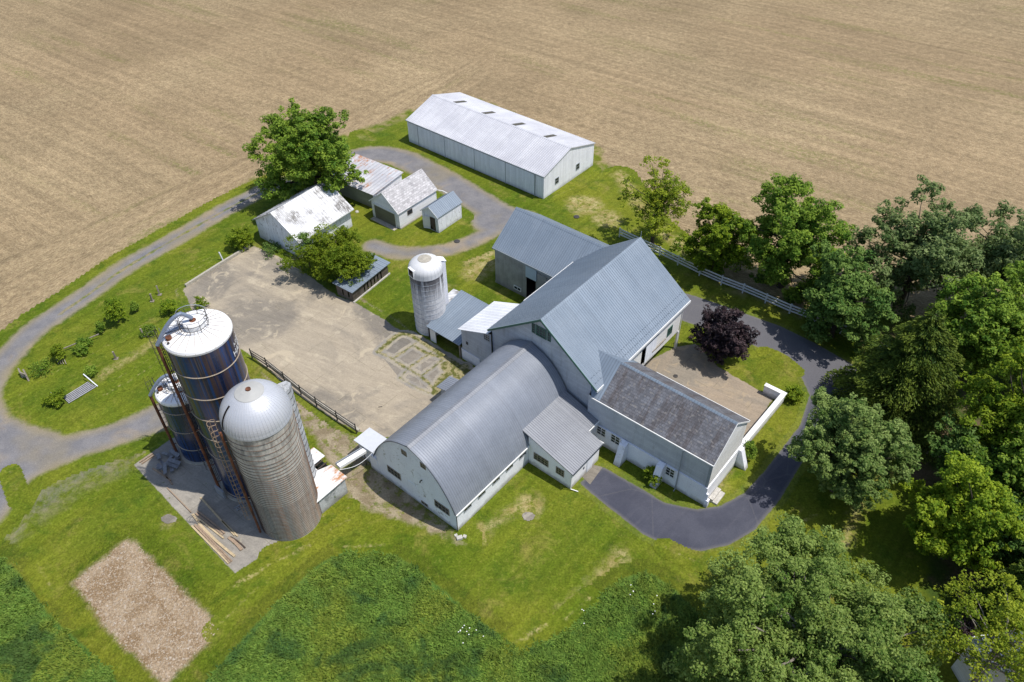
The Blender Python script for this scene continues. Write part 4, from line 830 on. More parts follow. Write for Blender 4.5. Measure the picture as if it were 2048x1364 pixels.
one('door_leaf', 'trim_white', Sm, lambda b: b.obox((.10, 1.66, .1), (-.03, .05, 0), (-.35, .85, 0), (0, 0, 1.9)))

Wb = thing('white_barn', 'white peeling barn with bright white metal roof shaded by the tallest tree', 'barn', (-26.59, 80.79, 0), R(53.1))
l, w, e, rr = 9.65, 9.0, 2.82, 5.6
one('wall', 'siding_peel', Wb, lambda b: gable_walls(b, .3, l-.3, .5, w-.35, e+.15, rr-.12)); one('roof', 'roof_peel', Wb, lambda b: (gable_roof(b, 0, l, 0, w, e, rr, .09, .45, rw=.07, rh=.04), ridge_cap(b, 0, l, 0, w, e, rr, .15)))
one('eave_board', 'trim_white', Wb, lambda b: b.box(0, -.06, e-.13, l, -.003, e-.01))

Ru = thing('rusty_shed', 'low white shed with rust streaked single slope roof behind the garage', 'shed', (-18.76, 92.4, 0), R(54))
one('wall', 'siding_green', Ru, lambda b: (b.wall((.2, .2, 0), (1, 0, 0), 5.9, 0, 2.3), b.wall((.2, .2, 0), (0, 1, 0), 8.6, 0, 2.25, (), True), b.wall((.2, 8.8, 0), (1, 0, 0), 5.9, 0, 2.3, (), True), b.wall((6.1, .2, 0), (0, 1, 0), 8.6, 0, 2.75)))
one('side_wall', 'siding_white', Ru, lambda b: b.poly([(.2, .185, 0), (6.1, .185, 0), (6.1, .185, 2.75), (.2, .185, 2.3)])); one('roof', 'roof_rust', Ru, lambda b: b.slab((0, 0, 2.4), (0, 9.1, 2.4), (6.4, 9.1, 2.9), (6.4, 0, 2.9), .08, .6))

Lo = thing('low_shed', 'low dark plank shed with pale blue metal roof beside the round bush', 'shed', (-18.85, 72.05, 0), R(56.5))
one('wall', 'siding_dark', Lo, lambda b: (b.wall((.25, .25, 0), (1, 0, 0), 6.5, 0, 1.62, [(i*.62+.1, i*.62+.30, .25, 1.3) for i in range(3, 9)]), b.wall((.25, .25, 0), (0, 1, 0), 2.6, 0, 1.65, ((.6, .8, .5, 1.3), (1.5, 1.7, .5, 1.3)), True), b.wall((.25, 2.85, 0), (1, 0, 0), 6.5, 0, 1.75, (), True), b.wall((6.75, .25, 0), (0, 1, 0), 2.6, 0, 1.65)))
one('roof', 'roof_blue', Lo, lambda b: b.slab((0, 0, 1.72), (7.1, 0, 1.72), (7.1, 3.15, 1.95), (0, 3.15, 1.95), .07, .55)); one('sill', 'stone', Lo, lambda b: b.box(.1, .08, 0, 6.9, .245, .18))

# --- feed room at the concrete silo
Fr = thing('feed_room', 'small grey block hut with rusty white roof beside the concrete silo', 'hut', (-5.03, 39.98, 0), YM)
one('wall', 'block', Fr, lambda b: (b.wall((-6.55, 10.95, 0), (0, 1, 0), 3.2, 0, 2.15, ((1.0, 1.75, .85, 1.6),), True), b.wall((-6.55, 10.95, 0), (1, 0, 0), 3.1, 0, 2.2), b.wall((-3.45, 10.95, 0), (0, 1, 0), 4.8, 0, 2.2), b.wall((-5.5, 15.6, 0), (1, 0, 0), 2.0, 0, 2.2, (), True)))
one('roof', 'roof_feed', Fr, lambda b: (b.slab((-6.85, 10.75, 2.25), (-6.85, 14.4, 2.25), (-3.25, 13.0, 2.36), (-3.25, 10.75, 2.36), .06, .6), b.slab((-5.9, 14.0, 2.28), (-5.9, 15.9, 2.28), (-4.45, 15.9, 2.33), (-4.45, 13.5, 2.33), .06, 0), b.slab((-4.3, 14.25, 2.34), (-4.3, 15.9, 2.34), (-2.95, 15.9, 2.38), (-2.95, 14.25, 2.38), .06, .3)))
one('barred_opening', 'steel_dark', Fr, lambda b: [b.box(-6.60, 12.02+i*.18, .85, -6.56, 12.06+i*.18, 1.6) for i in range(4)]); one('rafter', 'wood_dark', Fr, lambda b: (b.beam((-5.6, 13.6, 2.2), (-3.3, 13.6, 2.25), .1), b.beam((-5.4, 14.1, 2.2), (-3.3, 14.1, 2.25), .08)))
Cv = thing('conveyor_chute', 'white covered conveyor box sloping from rusty hut to flat roofed annex', 'conveyor', (-16.3, 45.6, 0), 0)
p0, p1 = Vector((0.0, 0.0, 2.45)), Vector((2.35, 2.35, 2.1))
one('cover', 'trim_white', Cv, lambda b: b.beam(p0, p1, .52, .30)); one('side_rail', 'steel', Cv, lambda b: b.beam(p0+Vector((-.28, .28, 0)), p1+Vector((-.28, .28, 0)), .10, .34)); one('support', 'steel_dark', Cv, lambda b: b.beam(p1+Vector((-.3, -.3, -.15)), p1+Vector((-.3, -.3, -2.1)), .08))
cb = one('cable', 'trim_white', None, lambda b: b.tube([Vector((-16.1, 45.2, 2.5)).lerp(Vector((-13.0, 47.2, 2.9)), t/10)+Vector((0, 0, -.7*math.sin(math.pi*t/10))) for t in range(11)], .025, 5)); tag(cb, 'thin white cable sagging from hut roof to arched barn corner', 'cable')

# --- house roof under the lime green tree
H = thing('house', 'blue slate roofed house half hidden under lime green leaves', 'house', (33.2, 27.4, 0), R(8))
one('wall', 'siding_white', H, lambda b: gable_walls(b, .4, 15, -.4, -9, 3.8, 6.6)); one('roof', 'slate_house', H, lambda b: (gable_roof(b, 0, 15.5, 0, -9.4, 3.9, 6.9, .12, 0), ridge_cap(b, 0, 15.5, 0, -9.4, 3.9, 6.9, .16))); one('gutter', 'trim_white', H, lambda b: b.box(0, .003, 3.76, 15.5, .1, 3.88))

# ------------------------------------------------------------------ silos
def ring(b, r, z0, z1, n=72): b.lathe([(r, z0), (r, z1)], n)
# blue steel silos
def blue_silo(label, loc, rad, h, apex, bands, legaz, cageaz, big):
    t = thing('steel_silo', label, 'silo', (*loc, 0))
    one('body', 'enamel', t, lambda b: ring(b, rad, 0, h, 96))
    one('base_ring', 'concrete', t, lambda b: b.lathe([(rad+.25, 0), (rad+.25, .15), (rad, .16)], 72))
    rf = one('roof', 'silo_white', t, lambda b: b.lathe([(rad+.02, h-.22), (rad+.06, h-.02), (rad-.02, h+.16), (rad-.22, h+.28), (.72, apex-.5), (0, apex-.4)], 96))
    def f(b):
        for i in range(22):
            a = 2*math.pi*i/22+.1; b.beam(((rad-.22)*math.cos(a), (rad-.22)*math.sin(a), h+.29), (.9*math.cos(a), .9*math.sin(a), apex-.48), .022, .02)
            b.beam(((rad+.07)*math.cos(a), (rad+.07)*math.sin(a), h-.02), ((rad-.2)*math.cos(a), (rad-.2)*math.sin(a), h+.3), .03, .02)
    one('roof_seam', 'wood_tan', rf, f)
    first = None
    for z in bands:
        if first is None: first = one('band', 'wood_tan' if False else 'band_tan', t, lambda b: b.torus(rad+.02, 0, .045, 72, 6))
        o_ = first if z == bands[0] else first.copy()
        if o_ is not first: COL.objects.link(o_)
        o_.location = (0, 0, z)
    a = legaz; ca, sa = math.cos(a), math.sin(a); rl = rad+.42
    one('filler_pipe', 'rust', t, lambda b: (b.tube([(rl*ca, rl*sa, .1), (rl*ca, rl*sa, h+.1)], .13, 12), [b.beam((rad*ca, rad*sa, z), (rl*ca, rl*sa, z), .06) for z in np.arange(1.5, h, 2.4)]))
    pts = []
    for i in range(15):
        q = i/14; rr_ = rl*(1-q)**1.0 if q < 1 else 0; z = h+.1+(apex-h+.95)*math.sin(min(q*1.25, 1)*math.pi/2) if q < .8 else h+.1+(apex-h+.95)-(q-.8)/.2*.75
        pts.append((rr_*ca, rr_*sa, z))
    one('gooseneck', 'pipe_blue', t, lambda b: b.tube(pts, .16, 12))
    hb = one('hatch', 'silo_white', t, lambda b: b.lathe([(.80, apex-.6), (.82, apex-.05), (.78, apex+.02), (0, apex+.06)], 40)); one('hatch_lid', 'rust', hb, lambda b: b.lathe([(.26, apex+.03), (.26, apex+.10), (0, apex+.12)], 24))
    one('guard_rail', 'steel_dark', t, lambda b: (b.torus(1.12, apex-.25, .025, 48, 5), b.torus(1.12, apex+.15, .025, 48, 5), b.torus(1.12, apex+.55, .022, 48, 5), [b.tube([(1.12*math.cos(q), 1.12*math.sin(q), apex-.5), (1.12*math.cos(q), 1.12*math.sin(q), apex+.55)], .022, 5) for q in np.arange(0, 6.2, .785)]))
    if big:
        one('guard_hoop', 'steel', t, lambda b: b.tube([(.95*math.cos(q)*.2+.55*math.cos(1.9)+1.0*math.cos(q)*math.cos(.3), .55*math.sin(1.9)+1.0*math.cos(q)*math.sin(.3), apex+.4+.75*math.sin(q)) for q in np.linspace(0, math.pi, 16)], .03, 6))
    # roof walkway from the ladder to the hatch
    c = cageaz; cc, sc = math.cos(c), math.sin(c)
    one('roof_ladder', 'pipe_blue', t, lambda b: ([b.beam(((rad-.1)*cc-sc*o_, (rad-.1)*sc+cc*o_, h+.42), (.8*cc-sc*o_, .8*sc+cc*o_, apex-.3), .05) for o_ in (-.22, .22)], b.beam(((rad-.1)*cc, (rad-.1)*sc, h+.36), (.8*cc, .8*sc, apex-.36), .34, .04), [b.tube([((rad-.1-k)*cc-sc*.25, (rad-.1-k)*sc+cc*.25, h+.4+k*.33), ((rad-.1-k)*cc-sc*.3, (rad-.1-k)*sc+cc*.3, h+1.1+k*.33)], .02, 5) for k in (0, .7, 1.4)]))
    rc = rad+.35
    def f(b):
        for o_ in (-.2, .2): b.tube([(rc*cc-sc*o_, rc*sc+cc*o_, .3), (rc*cc-sc*o_, rc*sc+cc*o_, h+.9)], .025, 5)
        for z in np.arange(.5, h+.5, .34): b.tube([(rc*cc+sc*.2, rc*sc-cc*.2, z), (rc*cc-sc*.2, rc*sc+cc*.2, z)], .016, 4, False)
    one('ladder', 'steel_dark', t, f)
    def f(b):
        hoop = lambda z: [((rc+.34-.36*math.cos(q))*cc*1.0-sc*.36*math.sin(q), (rc+.34-.36*math.cos(q))*sc+cc*.36*math.sin(q), z) for q in np.linspace(.5, 5.78, 11)]
        for z in np.arange(2.4, h+.9, .62): b.tube(hoop(z), .016, 4, False)
        for k in (1, 3, 5, 7, 9):
            x, y, _ = hoop(0)[k]; b.tube([(x, y, 2.4), (x, y, h+.9)], .015, 4, False)
    one('ladder_cage', 'steel_dark', t, f)
    va = cageaz+.42; vr = rad-.55
    one('vent', 'rust', t, lambda b: b.tube([(vr*math.cos(va), vr*math.sin(va), h+.3), (vr*math.cos(va), vr*math.sin(va), h+.58)], .24, 14)); one('valve', 'steel_dark', t, lambda b: b.tube([((vr+.25)*math.cos(va+.2), (vr+.25)*math.sin(va+.2), h+.2), ((vr+.25)*math.cos(va+.2), (vr+.25)*math.sin(va+.2), h+.42)], .1, 10))
    return t
M['band_tan'] = plain('band_tan', (.34, .28, .21), .6, 0, .2)
bs = blue_silo('tall dark blue silo streaked with rust under a white ribbed roof', (-25.0, 46.36), 2.66, 18.77, 19.95, [16.22, 13.67, 11.08, 8.5, 5.9, .5], R(-148), R(-170), True)
one('unloader_door', 'steel', bs, lambda b: b.obox((-2.95, -1.75, .1), (.95, -.75, 0), (.12, .15, 0), (0, 0, 1.0)))
blue_silo('shorter dark blue silo standing behind the tall blue one', (-30.75, 50.35), 2.13, 8.28, 9.15, [7.0, 4.4, 1.9], R(-158), R(172), False)
def lettering(txt, r, size, z, a0, parent, name='lettering'):
    cu = bpy.data.curves.new('letters', 'FONT'); cu.body = txt; cu.size = size; cu.extrude = .004
    to = bpy.data.objects.new('letters', cu); COL.objects.link(to); dg = bpy.context.evaluated_depsgraph_get()
    me = bpy.data.meshes.new_from_object(to.evaluated_get(dg)); bpy.data.objects.remove(to)
    for v in me.vertices:
        a = a0+v.co.x/r; rr_ = r+.012+v.co.z; y = v.co.y; v.co = (rr_*math.cos(a), rr_*math.sin(a), z+y)
    me.materials.clear(); me.materials.append(M['trim_white']); o = bpy.data.objects.new(name, me); COL.objects.link(o); o.parent = parent
lettering('HARVESTORE', 2.66, .78, 16.55, R(-14), bs); lettering('A.O.Smith', 2.66, .45, 17.35, R(-6), bs)

# concrete stave silo with aluminium dome
T = thing('concrete_silo', 'fat grey concrete stave silo with shiny metal dome', 'silo', (-20.4, 41.97, 0)); r0, h = 2.74, 13.81
one('body', 'stave', T, lambda b: ring(b, r0, 0, h, 96))
hp = None
HZ = []; z_ = .22
while z_ < h-.05: HZ.append(z_); z_ += .20 if z_ < 5 else (.26 if z_ < 8.5 else (.40 if z_ < 10.5 else .62))
for z in HZ:
    if z > h-.1: break
    if hp is None: hp = one('hoop', 'hoop', T, lambda b: b.torus(r0+.015, 0, .024, 72, 5)); o_ = hp
    else: o_ = hp.copy(); COL.objects.link(o_)
    o_.location = (0, 0, z)
dp = [(r0+.06, h-.02), (r0+.05, h+.15)]+[((r0+.03)*math.cos(t), h+.15+2.65*math.sin(t)) for t in np.linspace(.06, 1.2, 16)]
def f(b):
    b.lathe(dp, 120); n = 60
    for i in range(n):
        a = 2*math.pi*i/n
        for p, q in zip(dp[1:], dp[2:]): b.beam(((p[0]+.005)*math.cos(a), (p[0]+.005)*math.sin(a), p[1]), ((q[0]+.005)*math.cos(a), (q[0]+.005)*math.sin(a), q[1]), .035, .03, (math.cos(a), math.sin(a), .3))
dm = one('dome', 'dome', T, f)
zt = dp[-1][1]; one('cap', 'dome_cap', dm, lambda b: b.lathe([(1.15, zt-.05), (1.1, zt+.01), (.55, zt+.16), (.22, zt+.22), (0, zt+.22)], 48)); one('vent', 'rust', dm, lambda b: b.lathe([(.2, zt+.2), (.2, zt+.34), (0, zt+.36)], 24))
sa_ = R(-139)
one('hatch_slit', 'dark', dm, lambda b: [b.beam((p[0]*1.012*math.cos(sa_), p[0]*1.012*math.sin(sa_), p[1]+.02), (q[0]*1.012*math.cos(sa_), q[0]*1.012*math.sin(sa_), q[1]+.02), .14, .05, (math.cos(sa_), math.sin(sa_), .3)) for p, q in zip(dp[2:13], dp[3:14])])
ca_ = R(60)
def f(b):
    pts = [(r0-.08)*Vector((math.cos(ca_+d), math.sin(ca_+d), 0)) for d in (-.24, -.22, -.1, .1, .22, .24)]; outw = Vector((math.cos(ca_), math.sin(ca_), 0)); k = [0, .65, 1.15, 1.15, .65, 0]
    P = [p+outw*q for p, q in zip(pts, k)]
    for a, c in zip(P, P[1:]): b.poly([a+Vector((0, 0, .0)), c, c+Vector((0, 0, 14.1)), a+Vector((0, 0, 14.1))])
    b.poly([p+Vector((0, 0, 14.1)) for p in P])
ch = one('chute', 'block', T, f)
def f(b):
    outw = Vector((math.cos(ca_), math.sin(ca_), 0))
    for z in (0.0,):
        P = [(r0-.06)*Vector((math.cos(ca_+d), math.sin(ca_+d), 0))+outw*q for d, q in zip((-.25, -.225, -.102, .102, .225, .25), (0, .67, 1.17, 1.17, .67, 0))]
        for a, c in zip(P, P[1:]): b.beam(a+Vector((0, 0, z)), c+Vector((0, 0, z)), .03)
cb0 = one('chute_band', 'steel_dark', ch, f)
for i, z in enumerate(np.arange(1, 14, .75)):
    o_ = cb0 if i == 0 else cb0.copy()
    if i: COL.objects.link(o_)
    o_.location = (0, 0, z)
la = R(-152)
def f(b):
    c, s_ = math.cos(la), math.sin(la); rl = r0+.30
    for o_ in (-.2, .2): b.tube([(rl*c-s_*o_, rl*s_+c*o_, .2), (rl*c-s_*o_, rl*s_+c*o_, h+.8)], .03, 5)
    for z in np.arange(.4, h+.6, .36): b.tube([(rl*c+s_*.2, rl*s_-c*.2, z), (rl*c-s_*.2, rl*s_+c*.2, z)], .02, 4, False)
one('ladder', 'steel_dark', T, f)
def f(b):
    c, s_ = math.cos(la), math.sin(la); rl = r0+.62
    for z in np.arange(2.2, h+.9, .62): b.tube([((rl-.36*math.cos(q))*c-s_*.36*math.sin(q), (rl-.36*math.cos(q))*s_+c*.36*math.sin(q), z+random.uniform(-.05, .05)) for q in np.linspace(.5, 5.78, 11)], .022, 4, False)
f_ = f
def f(b):
    f_(b); c, s_ = math.cos(la), math.sin(la); rl = r0+.62
    for q in (.9, 1.9, 3.14, 4.4, 5.4):
        x, y = (rl-.36*math.cos(q))*c-s_*.36*math.sin(q), (rl-.36*math.cos(q))*s_+c*.36*math.sin(q); b.tube([(x, y, 2.2), (x, y, h+.9)], .018, 4, False)
one('ladder_cage', 'wood_tan', T, f); one('pipe', 'rust', T, lambda b: b.tube([((r0+.30)*math.cos(la+.17), (r0+.30)*math.sin(la+.17), .2), ((r0+.30)*math.cos(la+.17), (r0+.30)*math.sin(la+.17), h)], .10, 8))

# white silo
T = thing('white_silo', 'slim whitewashed silo stained black at the top with ribbed dome', 'silo', (-9.29, 67.93, 0)); r0, h = 1.82, 8.05
one('body', 'whitewash', T, lambda b: ring(b, r0, 0, h, 80))
hp = None
for i in range(11):
    z = .4+i*.69
    if hp is None: hp = one('hoop', 'trim_gray', T, lambda b: b.torus(r0+.008, 0, .02, 64, 5)); o_ = hp
    else: o_ = hp.copy(); COL.objects.link(o_)
    o_.location = (0, 0, z)
dp = [(r0+.05, h-.05), (r0+.05, h+.55)]+[((r0+.04)*math.cos(t), h+.55+1.15*math.sin(t)) for t in np.linspace(.12, 1.15, 12)]
def f(b):
    b.lathe(dp, 96)
    for i in range(28):
        a = 2*math.pi*i/28
        for p, q in zip(dp, dp[1:]): b.beam((p[0]*math.cos(a), p[0]*math.sin(a), p[1]), (q[0]*math.cos(a), q[0]*math.sin(a), q[1]), .035, .04, (math.cos(a), math.sin(a), .3))
dm = one('dome', 'dome_pale', T, f); zt = dp[-1][1]; one('cap', 'concrete', dm, lambda b: b.lathe([(.76, zt), (.72, zt+.06), (0, zt+.2)], 40))
wa = R(-141); ww = Vector((math.cos(wa), math.sin(wa), 0)); tt = Vector((-math.sin(wa), math.cos(wa), 0))
fr = one('dome_hatch', 'trim_white', dm, lambda b: (b.obox(ww*(r0-.3)-tt*.50+Vector((0, 0, h+.02)), ww*.38, tt*1.0, (0, 0, .10)), b.obox(ww*(r0-.3)-tt*.50+Vector((0, 0, h+1.0)), ww*.38, tt*1.0, (0, 0, .08)), b.obox(ww*(r0-.3)-tt*.50+Vector((0, 0, h+.12)), ww*.38, tt*.1, (0, 0, .88)), b.obox(ww*(r0-.3)+tt*.40+Vector((0, 0, h+.12)), ww*.38, tt*.1, (0, 0, .88))))
one('opening', 'dark', fr, lambda b: b.obox(ww*(r0-.25)-tt*.4+Vector((0, 0, h+.12)), ww*.315, tt*.8, (0, 0, .88)))
ca_ = R(28)
def f(b):
    o_ = Vector((math.cos(ca_), math.sin(ca_), 0)); t_ = Vector((-math.sin(ca_), math.cos(ca_), 0)); b.obox(o_*(r0-.15)-t_*.4, o_*.55, t_*.8, (0, 0, h+.75)); b.slab(o_*(r0+.5)-t_*.45+Vector((0, 0, h+.75)), o_*(r0+.5)+t_*.45+Vector((0, 0, h+.75)), o_*(r0-.5)+t_*.45+Vector((0, 0, h+1.2)), o_*(r0-.5)-t_*.45+Vector((0, 0, h+1.2)), .05)
one('chute', 'siding_white', T, f)

# ------------------------------------------------------------------ fences, walls, lumber, small things
def fence(name, label, cat, pts, post, rails, ph, zs, rw, rh, mat_post, mat_rail, kerb=None):
    t = thing(name, label, cat, (pts[0].x, pts[0].y, 0)); o0 = pts[0]
    P = [p-o0 for p in pts]
    for p in P: one('post', mat_post, t, lambda b: b.box(p.x-post/2, p.y-post/2, 0, p.x+post/2, p.y+post/2, ph))
    for a, c in zip(P, P[1:]):
        for z in zs: one('rail', mat_rail, t, lambda b: b.beam(a+Vector((0, 0, z)), c+Vector((0, 0, z+random.uniform(-.03, .03))), rw, rh))
    return t
WF = [(1238.5, 474), (1279, 493), (1318.5, 512), (1355, 530), (1398, 551), (1441.7, 570), (1484.5, 586), (1530, 606), (1578, 627), (1629, 646), (1680, 667), (1729, 687), (1780, 708)]
wf = [G(*p) for p in WF]
fence('board_fence', 'white three board fence between the asphalt drive and the field trees', 'fence', wf, .14, 3, 1.45, (.45, .85, 1.25), .05, .19, 'fence_board', 'fence_board')
yf = [G(*p) for p in ((505, 717), (535, 735), (569.7, 763), (602.7, 789.6), (634, 813), (675, 841), (713.5, 867.5))]
t = fence('yard_fence', 'dark steel rail fence along the lower edge of the concrete yard', 'fence', yf, .10, 3, 1.5, (.45, .9, 1.3), .07, .07, 'steel_dark', 'steel_dark')
gt = one('gate', 'steel_dark', t, lambda b: [b.tube([Vector((0, 0, z)), (yf[2]-yf[0])*.97+Vector((0, 0, z))], .025, 6) for z in (.25, .62, .75, 1.05)])
kb = MB(); n_ = (yf[-1]-yf[0]); kd = Vector((-n_.y, n_.x, 0)).normalized()
for a, c in zip(yf[1:], yf[2:]): kb.beam(a-yf[0]+kd*.35+Vector((0, 0, .16)), c-yf[0]+kd*.35+Vector((0, 0, .16)), .3, .32)
kb.build('kerb', 'concrete', t)
# low kerb wall on the yard's upper left edge
kw = MB(); q = [G(*p) for p in ((372, 574), (405, 553), (440, 531), (475, 510), (500, 493))]
for a, c in zip(q, q[1:]): kw.beam(a+Vector((0, 0, .2)), c+Vector((0, 0, .2)), .28, .4)
tag(kw.build('kerb_wall', 'concrete'), 'low crumbling concrete kerb wall along upper left yard edge', 'kerb wall')
wp = one('white_post', 'fence_board', None, lambda b: b.beam((0, 0, 0), (-.22, .1, 1.25), .13)); wp.location = G(446, 521); tag(wp, 'short white leaning post at the upper left yard edge', 'post')
for (px, py, hh, lab) in ((305, 603, 1.2, 'grey weathered fence post left of tall blue silo near its twin'), (320, 590, 1.35, 'grey weathered fence post nearest the yard corner, beside kerb wall'), (288, 672, 1.1, 'weathered post in grass just left of the blue silo roof'), (233, 718, 1.2, 'stubby dark post in the bare strip beside the grass'), (352, 660, 1.2, 'hidden weathered post by the blue silo')):
    if px == 352: continue
    o = one('fence_post', 'wood_old', None, lambda b: (b.beam((0, 0, 0), (random.uniform(-.12, .12), random.uniform(-.1, .1), hh), .17), b.box(-.22, -.2, 0, .22, .2, .12))); o.location = G(px, py); tag(o, lab, 'post', 'old fence posts in the grass')
# old rail pieces lying along the hedge line
o = one('loose_rail', 'wood_old', None, lambda b: b.beam((0, 0, .45), (3.2, 2.2, .6), .10)); o.location = G(130, 703); tag(o, 'grey loose rail propped in the overgrown hedge line', 'rail')
o = thing('slat_panel', 'pair of old grey posts with broken slats at the left lane bend', 'gate', G(58, 762)); one('post', 'wood_old', o, lambda b: b.beam((0, 0, 0), (-.3, .5, 1.3), .16)); one('post', 'wood_old', o, lambda b: b.beam((-.9, .5, 0), (-1.2, 1.0, 1.0), .14)); one('slat', 'wood_old', o, lambda b: [b.beam((-.05, .1, .35+i*.3), (-1.0, .6, .35+i*.25), .10, .04) for i in range(3)])
o = thing('low_grate', 'flat grey slatted panel lying in green weeds of the hedge', 'grate', G(115, 722)); one('slat', 'wood_old', o, lambda b: [b.beam((i*.28, 0, .25), (i*.28+.5, -.7, .2), .07, .05) for i in range(4)])
# cattle guard: bars laid across, sloping white wing rails at both ends
M['bar_grey'] = plain('bar_grey', (.46, .46, .48), .6, 0, .2)
cg = thing('cattle_guard', 'white barred cattle guard with two sloping white wing rails', 'cattle guard', G(160, 788)); c0 = G(160, 788)
q0, q1, q2, q3 = [G(*p)-c0 for p in ((138, 808), (193, 775), (178, 766), (128, 797))]
for i in range(6):
    k = i/5; one('bar', 'bar_grey', cg, lambda b: b.beam(q0.lerp(q3, k)+Vector((0, 0, .16)), q1.lerp(q2, k)+Vector((0, 0, .16)), .06, .09))
one('pit', 'dark', cg, lambda b: b.poly([q0+Vector((0, 0, .06)), q1+Vector((0, 0, .06)), q2+Vector((0, 0, .06)), q3+Vector((0, 0, .06))]))
one('wing_rail', 'fence_board', cg, lambda b: b.beam(G(124, 810)-c0+Vector((0, 0, .15)), G(107, 796)-c0+Vector((0, 0, .9)), .09)); one('wing_rail', 'fence_board', cg, lambda b: b.beam(G(196, 774)-c0+Vector((0, 0, .1)), G(173, 760)-c0+Vector((0, 0, .9)), .10))
# parapet wall round the patio
pw = thing('parapet_wall', 'white L shaped parapet wall around the patio beside the asphalt loop', 'wall', (0, 0, 0))
a, b_, c_ = [G(*p, 1.2) for p in ((1531, 769), (1568, 787), (1474, 900))]
for p in (a, b_, c_): p.z = 0
def f(b):
    for p, q, s0, s1 in ((a, b_, 0, .2), (b_, c_, .2, 0)):
        d = (q-p).normalized(); n = Vector((-d.y, d.x, 0)); b.obox(p-n*.2, (q-p)-d*0, n*.4, (0, 0, 1.15))
one('wall', 'stucco', pw, f)
def f(b):
    d = (b_-a).normalized(); n = Vector((-d.y, d.x, 0)); b.obox(a-n*.25-d*.05+Vector((0, 0, 1.153)), (b_-a)-d*.2, n*.5, (0, 0, .09))
    d = (c_-b_).normalized(); n = Vector((-d.y, d.x, 0)); b.obox(b_-n*.25-d*.25+Vector((0, 0, 1.153)), (c_-b_)+d*.25, n*.5, (0, 0, .09))
one('coping', 'trim_white', pw, f)
st = thing('steps', 'two pale wooden steps at the slate wing end wall', 'steps', G(1424, 990), YS)
one('tread', 'stone', st, lambda b: b.box(-.9, -.8, 0, 0, .8, .22)); one('tread', 'stone', st, lambda b: b.box(-.45, -.8, .22, 0, .8, .44))
o = one('corner_stone', 'stone', None, lambda b: (b.obox((-.3, -.2, 0), (.5, .12, .03), (-.1, .36, 0), (.02, 0, .22)), b.obox((.18, .1, 0), (.28, -.1, 0), (.1, .25, .02), (0, .03, .16)), b.obox((-.5, .2, 0), (.25, .1, 0), (-.08, .22, 0), (0, 0, .12)))); o.location = G(921, 1078); tag(o, 'broken pale footing stones at front corner of arched barn', 'stone')
M['scrap'] = plain('scrap_steel', (.20, .20, .215), .6, .3, .3)
# lumber and scrap on the silo pad
def board(px0, px1, w, hgt, mat, lab, name='lumber', cat='lumber', z=.05, bend=0.0, group=None, up=0.0):
    a, c = G(*px0), G(*px1); mid = (a+c)/2; d = (c-a); n = Vector((-d.y, d.x, 0)).normalized(); pts = [a+d*t+n*bend*math.sin(math.pi*t)*d.length for t in (0, .25, .5, .75, 1)]
    bb = MB()
    for p, q in zip(pts, pts[1:]): bb.beam(p-a+Vector((0, 0, z+hgt/2)), q-a+Vector((0, 0, z+hgt/2)), w, hgt)
    o = bb.build(name, mat); o.location = a; return tag(o, lab, cat, group)
BO = [((384, 1053), (458, 1128), .16, 'wood_pale', 'long pale board at pad edge, outermost of the stack', 0), ((390, 1051), (461, 1126), .18, 'wood_tan', 'long brown beam second from the pad edge', 0), ((396, 1052), (464, 1124), .16, 'wood_tan', 'dark brown beam third from the pad edge', .0),
      ((397, 1046), (470, 1114), .22, 'wood_pale', 'brightest yellow bowed plank on the silo pad', -.02), ((386, 1030), (396, 1043), .22, 'wood_pale', 'short yellow plank at head of bowed plank', 0), ((400, 1040), (448, 1078), .15, 'wood_pale', 'pale lath just above the bowed plank', 0),
      ((392, 1028), (446, 1071), .14, 'wood_tan', 'brown lath in the middle bundle on the pad', 0), ((396, 1024), (450, 1068), .13, 'wood_tan', 'upper brown lath of the middle bundle', .01), ((402, 997), (470, 1072), .15, 'wood_pale', 'long thin lath crossing into silo shadow', 0), ((445, 1043), (476, 1074), .14, 'wood_pale', 'pale board near the weeds beside concrete silo', 0),
      ((458, 1076), (484, 1101), .28, 'wood_tan', 'thick short brown post near the pad corner', .03), ((462, 1075), (491, 1097), .10, 'wood_dark', 'thin dark stick beside the thick brown post', .04), ((335, 977), (383, 1026), .08, 'wood_tan', 'very thin pole lying alone across the pad', 0), ((306, 938), (342, 962), .12, 'wood_tan', 'brown board below the scrap metal heap', 0), ((318, 935), (345, 970), .10, 'wood_tan', 'second brown board beneath the scrap heap', 0), ((280, 926), (307, 908), .14, 'wood_tan', 'brown board at upper left pad corner', 0), ((284, 929), (309, 912), .10, 'wood_tan', 'thin strip beside board at upper left pad corner', 0)]
for i, (p0, p1, w, mt, lab, bd) in enumerate(BO): board(p0, p1, w, .12, mt, lab, bend=bd, group='boards and poles on the silo pad')
o = thing('scrap_heap', 'heap of grey scrap metal sheets in silo shadow on the pad', 'scrap heap', G(328, 920))
rs = random.Random(3)
for i in range(16):
    x, y = rs.uniform(-1.0, 1.2), rs.uniform(-1.2, 1.0); an = rs.uniform(-.5, .5)+R(-45); dx, dy = math.cos(an), math.sin(an); l_ = rs.uniform(.7, 1.5)
    one('sheet', 'scrap', o, lambda b: b.obox((x, y, .06+i*.03), (dx*l_, dy*l_, rs.uniform(-.1, .15)), (-dy*.35, dx*.35, rs.uniform(-.12, .12)), (0, 0, .03)))
ld = thing('ladder', 'aluminium ladder lying on ground at the concrete silo foot', 'ladder', G(474, 1023)); e1 = G(500, 1006)-G(474, 1023); e2 = Vector((-e1.y, e1.x, 0)).normalized()*.42
